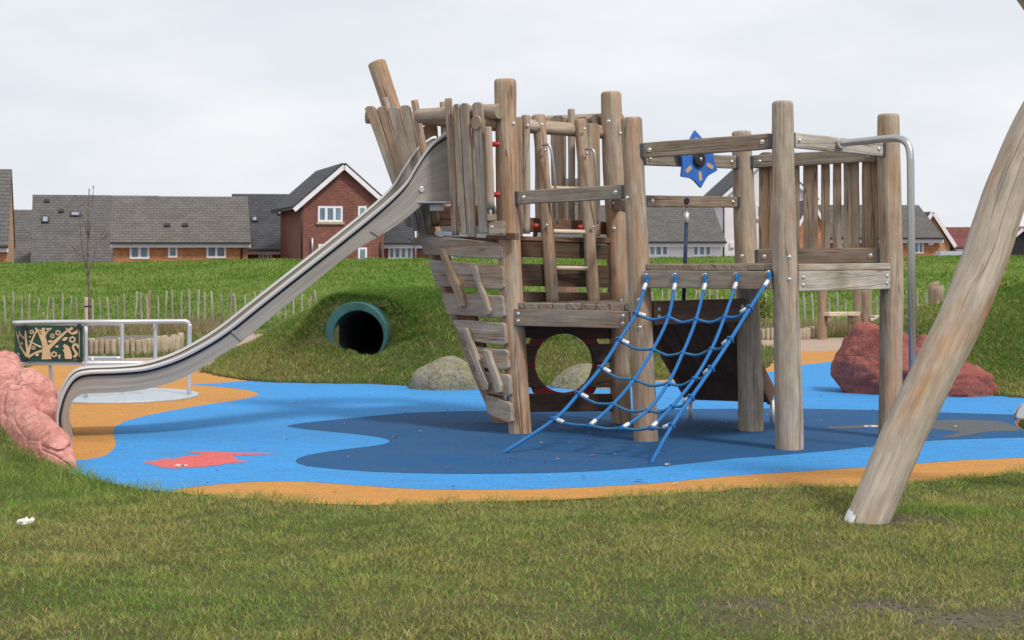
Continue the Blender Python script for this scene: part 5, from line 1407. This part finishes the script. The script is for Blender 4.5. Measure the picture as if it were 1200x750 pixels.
GREENS = np.array([(.155, .295, .06), (.225, .345, .074), (.32, .385, .105), (.43, .425, .14)])
STRAW = np.array([(.46, .37, .15), (.60, .50, .25), (.38, .30, .13)])
def blades(name, x, y, length, width, straw, green_pick, lean=.5, greens=GREENS):
    n = len(x); z = height(x, y)
    az = rng.uniform(0, 2 * np.pi, n); ln = np.abs(rng.normal(lean, .28, n)); la = rng.uniform(0, 2 * np.pi, n)
    side = np.stack([np.cos(az), np.sin(az), np.zeros(n)], 1) * (width / 2)[:, None]
    ld = np.stack([np.cos(la), np.sin(la), np.zeros(n)], 1)
    base = np.stack([x, y, z - .004], 1)
    mid = base + ld * (length * ln * .35)[:, None] + np.array([0, 0, 1]) * (length * .55 / np.sqrt(1 + ln * ln * .5))[:, None]
    tip = base + ld * (length * ln)[:, None] + np.array([0, 0, 1]) * (length * (1.0 - .28 * np.minimum(ln, 1.6)))[:, None]
    v = np.stack([base - side, base + side, mid + side * .75, mid - side * .75, tip], 1).reshape(-1, 3)
    b = np.arange(n)[:, None] * 5
    q = b + np.array([[0, 1, 2, 3]]); t = b + np.array([[3, 2, 4]])
    gi = np.clip((green_pick * len(greens)).astype(int), 0, len(greens) - 1); col = greens[gi] * rng.uniform(.62, 1.25, (n, 1))
    iss = rng.random(n) < straw; col[iss] = STRAW[rng.integers(0, 3, iss.sum())] * rng.uniform(.75, 1.1, (iss.sum(), 1))
    c4 = np.concatenate([col, np.ones((n, 1))], 1); c4 = np.repeat(c4, 5, 0)
    o = fast_mesh(name, v, q, M['grass'], False, c4, t); o['kind'] = 'stuff'; return o

# distance to the rubber edge (coarse) for the longer fringe
def edge_dist(x, y):
    d = np.full(x.shape, 9.0)
    for i in range(len(OX)):
        d = np.minimum(d, np.hypot(x - OX[i], y - OY[i]))
    return d
N = 620000
yy = np.sqrt(rng.uniform(5.4 ** 2, 15.2 ** 2, N)); xx = rng.uniform(-1, 1, N) * (.34 * yy + 1.1)
keep = rng.random(N) < np.where(yy < 8.5, 1.0, np.maximum(.5, 1 - (yy - 8.5) * .1)); xx, yy = xx[keep], yy[keep]
keep = (~inside(xx, yy)) & ((yy < 12.2) | (xx < -2.0)); xx, yy = xx[keep], yy[keep]
keep = ~((xx > -3.0) & (yy > 12.6)); xx, yy = xx[keep], yy[keep]
bz = bare(xx, yy); cl_ = vnoise(xx, yy, 5.5, 3)
keep = rng.random(len(xx)) < (1 - .93 * bz) * (.55 + .6 * cl_); xx, yy = xx[keep], yy[keep]
ed = edge_dist(xx, yy); p1 = vnoise(xx, yy, 1.1, 1); p2 = vnoise(xx, yy, 7, 2); p3 = vnoise(xx, yy, .45, 5)
lush = np.exp(-(((xx - 2.42) / .33) ** 2 + ((yy - 9.55) / .22) ** 2)) + .7 * np.exp(-(((xx + 2.9) / 1.0) ** 2 + ((yy - 11.0) / 1.2) ** 2))
ln_ = (.015 + .021 * p2 + rng.uniform(0, .014, len(xx))) * (1 + 1.0 * np.exp(-(ed / .12) ** 2) * (vnoise(xx, yy, 6, 8) > .35)) * (1 + .9 * lush)
st_ = np.clip(.25 + .35 * (p1 - .5) + .25 * (p3 - .5) - .5 * lush - .12 * (yy > 9.2), .04, .75)
gp = np.clip(.55 + .5 * (p1 - .5) + .5 * (p2 - .5) + rng.normal(0, .22, len(xx)) - .5 * lush, 0, .999)
blades('lawn_grass', xx, yy, ln_, rng.uniform(.0022, .0044, len(xx)), st_, gp, .95)

# mounds
N = 120000
xx = rng.uniform(-4.4, 2.3, N); yy = rng.uniform(18.0, 23.0, N)
xx = np.concatenate([xx, TUN.x + rng.uniform(-.8, .8, 16000)]); yy = np.concatenate([yy, TUN.y + rng.uniform(-.12, .5, 16000)])
k1 = (~inside(xx, yy)) & (height(xx, yy) > .014)
rx_, ry_ = xx - TUN.x, yy - TUN.y; la_ = rx_ * TDIR.y - ry_ * TDIR.x; al_ = rx_ * TDIR.x + ry_ * TDIR.y
k1 &= ~((la_ ** 2 + (height(xx, yy) - TUN.z) ** 2 < (TRO - .01) ** 2) & (al_ > -.08) & (al_ < .5)); k1 &= ~((np.abs(la_) < TRI) & (al_ > -.02) & (al_ < 1.4) & (height(xx, yy) < TUN.z + TRI + .05))
xx, yy = xx[k1], yy[k1]
p1 = vnoise(xx, yy, 1.3, 11); p2 = vnoise(xx, yy, 5, 12); hh = height(xx, yy)
MG = np.array([(.105, .215, .045), (.15, .255, .055), (.21, .29, .075), (.29, .31, .10)])
blades('mound_grass', xx, yy, .045 + .05 * p2 * rng.random(len(xx)) + .03 * (hh > .4), rng.uniform(.005, .010, len(xx)), np.clip(.30 - .3 * hh + .3 * (p1 - .5), .05, .6), np.clip(.62 - .35 * hh + .6 * (p1 - .5) + rng.normal(0, .2, len(xx)), 0, .999), .8, MG)
N = 110000
xx = rng.uniform(4.0, 8.2, N); yy = rng.uniform(16.3, 23.5, N); k1 = (~inside(xx, yy)) & (height(xx, yy) > .014); xx, yy = xx[k1], yy[k1]
p1 = vnoise(xx, yy, 1.2, 21); p2 = vnoise(xx, yy, 5, 22); hh = height(xx, yy)
blades('right_mound_grass', xx, yy, .045 + .05 * p2 * rng.random(len(xx)), rng.uniform(.005, .010, len(xx)), np.clip(.34 - .28 * hh + .3 * (p1 - .5), .05, .6), np.clip(.62 - .4 * hh + .6 * (p1 - .5) + rng.normal(0, .2, len(xx)), 0, .999), .8, MG)
# flat grass behind the play surface and at the far left
N = 60000
yy = np.sqrt(rng.uniform(16.0 ** 2, 30.3 ** 2, N)); xx = rng.uniform(-.34, .34, N) * yy
def inpath(x, y):
    r = np.zeros(x.shape, bool)
    for nm in ('sandy_path', 'gravel_path'):
        me = bpy.data.objects[nm].data; P_ = np.array([v_.co[:2] for v_ in me.vertices]); r |= inside(x, y, P_[:, 0], P_[:, 1])
    return r
k1 = (~inside(xx, yy)) & ~inpath(xx, yy) & ~((xx > -4.1) & (xx < 2.0) & (yy < 22.8)) & ~((xx > 4.3) & (yy < 22)); k1 &= np.hypot(xx - pc1.x, (yy - pc1.y) * .63) > .75
xx, yy = xx[k1], yy[k1]; p1 = vnoise(xx, yy, .9, 31)
blades('verge_grass', xx, yy, .05 + .05 * rng.random(len(xx)), rng.uniform(.008, .014, len(xx)), np.clip(.25 + .4 * (p1 - .5), .05, .7), np.clip(.5 + rng.normal(0, .25, len(xx)), 0, .999), .7, MG)
# the bank
N = 200000
yy = np.sqrt(rng.uniform(29 ** 2, 51.5 ** 2, N)); xx = rng.uniform(-.40, .40, N) * yy; p1 = vnoise(xx, yy, .5, 41); p2 = vnoise(xx, yy, 1.6, 42)
HG = np.array([(.105, .215, .038), (.145, .255, .046), (.19, .295, .06), (.25, .31, .08)])
k1 = rng.random(N) < .35 + .65 * p2; xx, yy, p1, p2 = xx[k1], yy[k1], p1[k1], p2[k1]
blades('bank_grass', xx, yy, (.05 + .07 * p2 * rng.random(len(xx))), rng.uniform(.014, .026, len(xx)), np.clip(.07 + .25 * (p1 - .55), .02, .4), np.clip(.45 + .5 * (p1 - .5) + rng.normal(0, .2, len(xx)), 0, .999), .8, HG)
# dry weeds along the fence
N = 26000
yy = rng.uniform(28.6, 31.2, N); xx = rng.uniform(-.33, .34, N) * yy; p1 = vnoise(xx, yy, 1.1, 51); p2 = vnoise(xx, yy, .35, 52)
pxx = xx / yy * F + 600
dens = np.where((pxx > 105) & (pxx < 330), 1.0, np.where((pxx > 860) & (pxx < 1130), .75, .22)) * (.3 + p1)
k1 = (rng.random(N) < dens) & ~inpath(xx, yy); xx, yy, p1, p2 = xx[k1], yy[k1], p1[k1], p2[k1]
DRY = np.array([(.33, .25, .18), (.40, .31, .22), (.28, .21, .155), (.34, .31, .15)])
blades('dry_weeds', xx, yy, .10 + .32 * p1 * rng.random(len(xx)), rng.uniform(.006, .013, len(xx)), np.full(len(xx), .15), rng.random(len(xx)) * .99, .3, DRY)

# leafy weeds: yellow green scrub by the fence and on the right mound
def leafmass(name, spots, n, size):
    V_, Q_, C_ = [], [], []
    for (c_, r_) in spots:
        for _ in range(n):
            p_ = np.array(c_) + rng.normal(0, .5, 3) * np.array(r_); p_[2] = abs(p_[2] - c_[2]) + c_[2]
            a_ = rng.normal(0, 1, 3); a_ /= np.linalg.norm(a_); b_ = np.cross(a_, rng.normal(0, 1, 3)); b_ /= np.linalg.norm(b_)
            s_ = size * rng.uniform(.6, 1.3); i0 = len(V_)
            V_ += [p_ - a_ * s_, p_ + b_ * s_ * .5, p_ + a_ * s_, p_ - b_ * s_ * .5]; Q_.append([i0, i0 + 1, i0 + 2, i0 + 3])
            base = np.array(((.16, .17, .04), (.09, .13, .03), (.22, .19, .05))[rng.integers(0, 3)]); C_ += [[*base, 1]] * 4
    o = fast_mesh(name, np.array(V_), np.array(Q_), M['grass'], False, np.array(C_)); o['kind'] = 'stuff'; return o
sp1 = []
for px, py, r_ in ((884, 372, .35), (893, 355, .3), (899, 366, .3), (878, 385, .3), (1000, 375, .2)):
    q = W(px, py, 29.9); sp1.append(((q.x, q.y, max(q.z - .1, .02)), (r_ * .5, .2, r_)))
for px in (1160, 1172, 1184, 1196):
    x = (px - 600) * 23.6 / F; sp1.append(((x, 23.6, float(height(x, 23.6)) + .02), (.16, .1, .16)))
leafmass('scrub_foliage', sp1, 160, .03)

# ================================================================== SKY, SUN, CAMERA
wd = bpy.data.worlds.new('World'); S.world = wd; wd.use_nodes = True
nt = wd.node_tree; nt.nodes.clear()
SUN_EL, SUN_AZ = math.radians(50), math.radians(140)      # azimuth clockwise from +Y: behind the viewer's right shoulder
sky = nt.nodes.new('ShaderNodeTexSky'); sky.sky_type = 'NISHITA'; sky.sun_disc = False; sky.sun_elevation = SUN_EL; sky.sun_rotation = SUN_AZ; sky.altitude = 20
tc = nt.nodes.new('ShaderNodeTexCoord'); mp = nt.nodes.new('ShaderNodeMapping'); mp.inputs['Scale'].default_value = (1.0, 1.0, 3.2); nt.links.new(tc.outputs['Generated'], mp.inputs['Vector'])
n1 = nt.nodes.new('ShaderNodeTexNoise'); n1.inputs['Scale'].default_value = 4.2; n1.inputs['Detail'].default_value = 6; n1.inputs['Roughness'].default_value = .52; nt.links.new(mp.outputs[0], n1.inputs['Vector'])
rp_ = nt.nodes.new('ShaderNodeValToRGB'); e = rp_.color_ramp.elements; e[0].position = .34; e[0].color = (.775, .815, .885, 1); e[1].position = .64; e[1].color = (.945, .96, .985, 1); el = e.new(.50); el.color = (.86, .885, .935, 1)
nt.links.new(n1.outputs[0], rp_.inputs[0])
sc = nt.nodes.new('ShaderNodeVectorMath'); sc.operation = 'SCALE'; sc.inputs['Scale'].default_value = 10.0; nt.links.new(rp_.outputs[0], sc.inputs[0])
mxn = nt.nodes.new('ShaderNodeMix'); mxn.data_type = 'RGBA'; mxn.inputs[0].default_value = .93; nt.links.new(sky.outputs[0], mxn.inputs[6]); nt.links.new(sc.outputs[0], mxn.inputs[7])
bg = nt.nodes.new('ShaderNodeBackground'); bg.inputs['Strength'].default_value = .1; nt.links.new(mxn.outputs[2], bg.inputs['Color'])
ow = nt.nodes.new('ShaderNodeOutputWorld'); nt.links.new(bg.outputs[0], ow.inputs['Surface'])

sd = bpy.data.lights.new('sun', 'SUN'); sd.energy = 2.5; sd.angle = math.radians(9); sd.color = (1, .965, .91)
so = bpy.data.objects.new('sun', sd); COL.objects.link(so)
to_sun = V((math.sin(SUN_AZ) * math.cos(SUN_EL), math.cos(SUN_AZ) * math.cos(SUN_EL), math.sin(SUN_EL)))
so.rotation_euler = to_sun.to_track_quat('Z', 'Y').to_euler(); so.location = to_sun * 60

cd = bpy.data.cameras.new('camera'); co = bpy.data.objects.new('camera', cd); COL.objects.link(co)
co.location = CAM; co.rotation_euler = (math.radians(90), 0, 0)
cd.sensor_width = 36; cd.lens = 36 * F / 1200; cd.shift_y = -(375 - HOR) / 1200; cd.clip_end = 2000; cd.clip_start = .1
cd.dof.use_dof = True; cd.dof.focus_distance = 13.2; cd.dof.aperture_fstop = 9.0
S.camera = co
S.view_settings.view_transform = 'Standard'; S.view_settings.look = 'None'; S.view_settings.exposure = 0.0; S.view_settings.gamma = 1.0
for o in bpy.data.objects:
    for kk in ('_root', '_mat'):
        if kk in o: del o[kk]
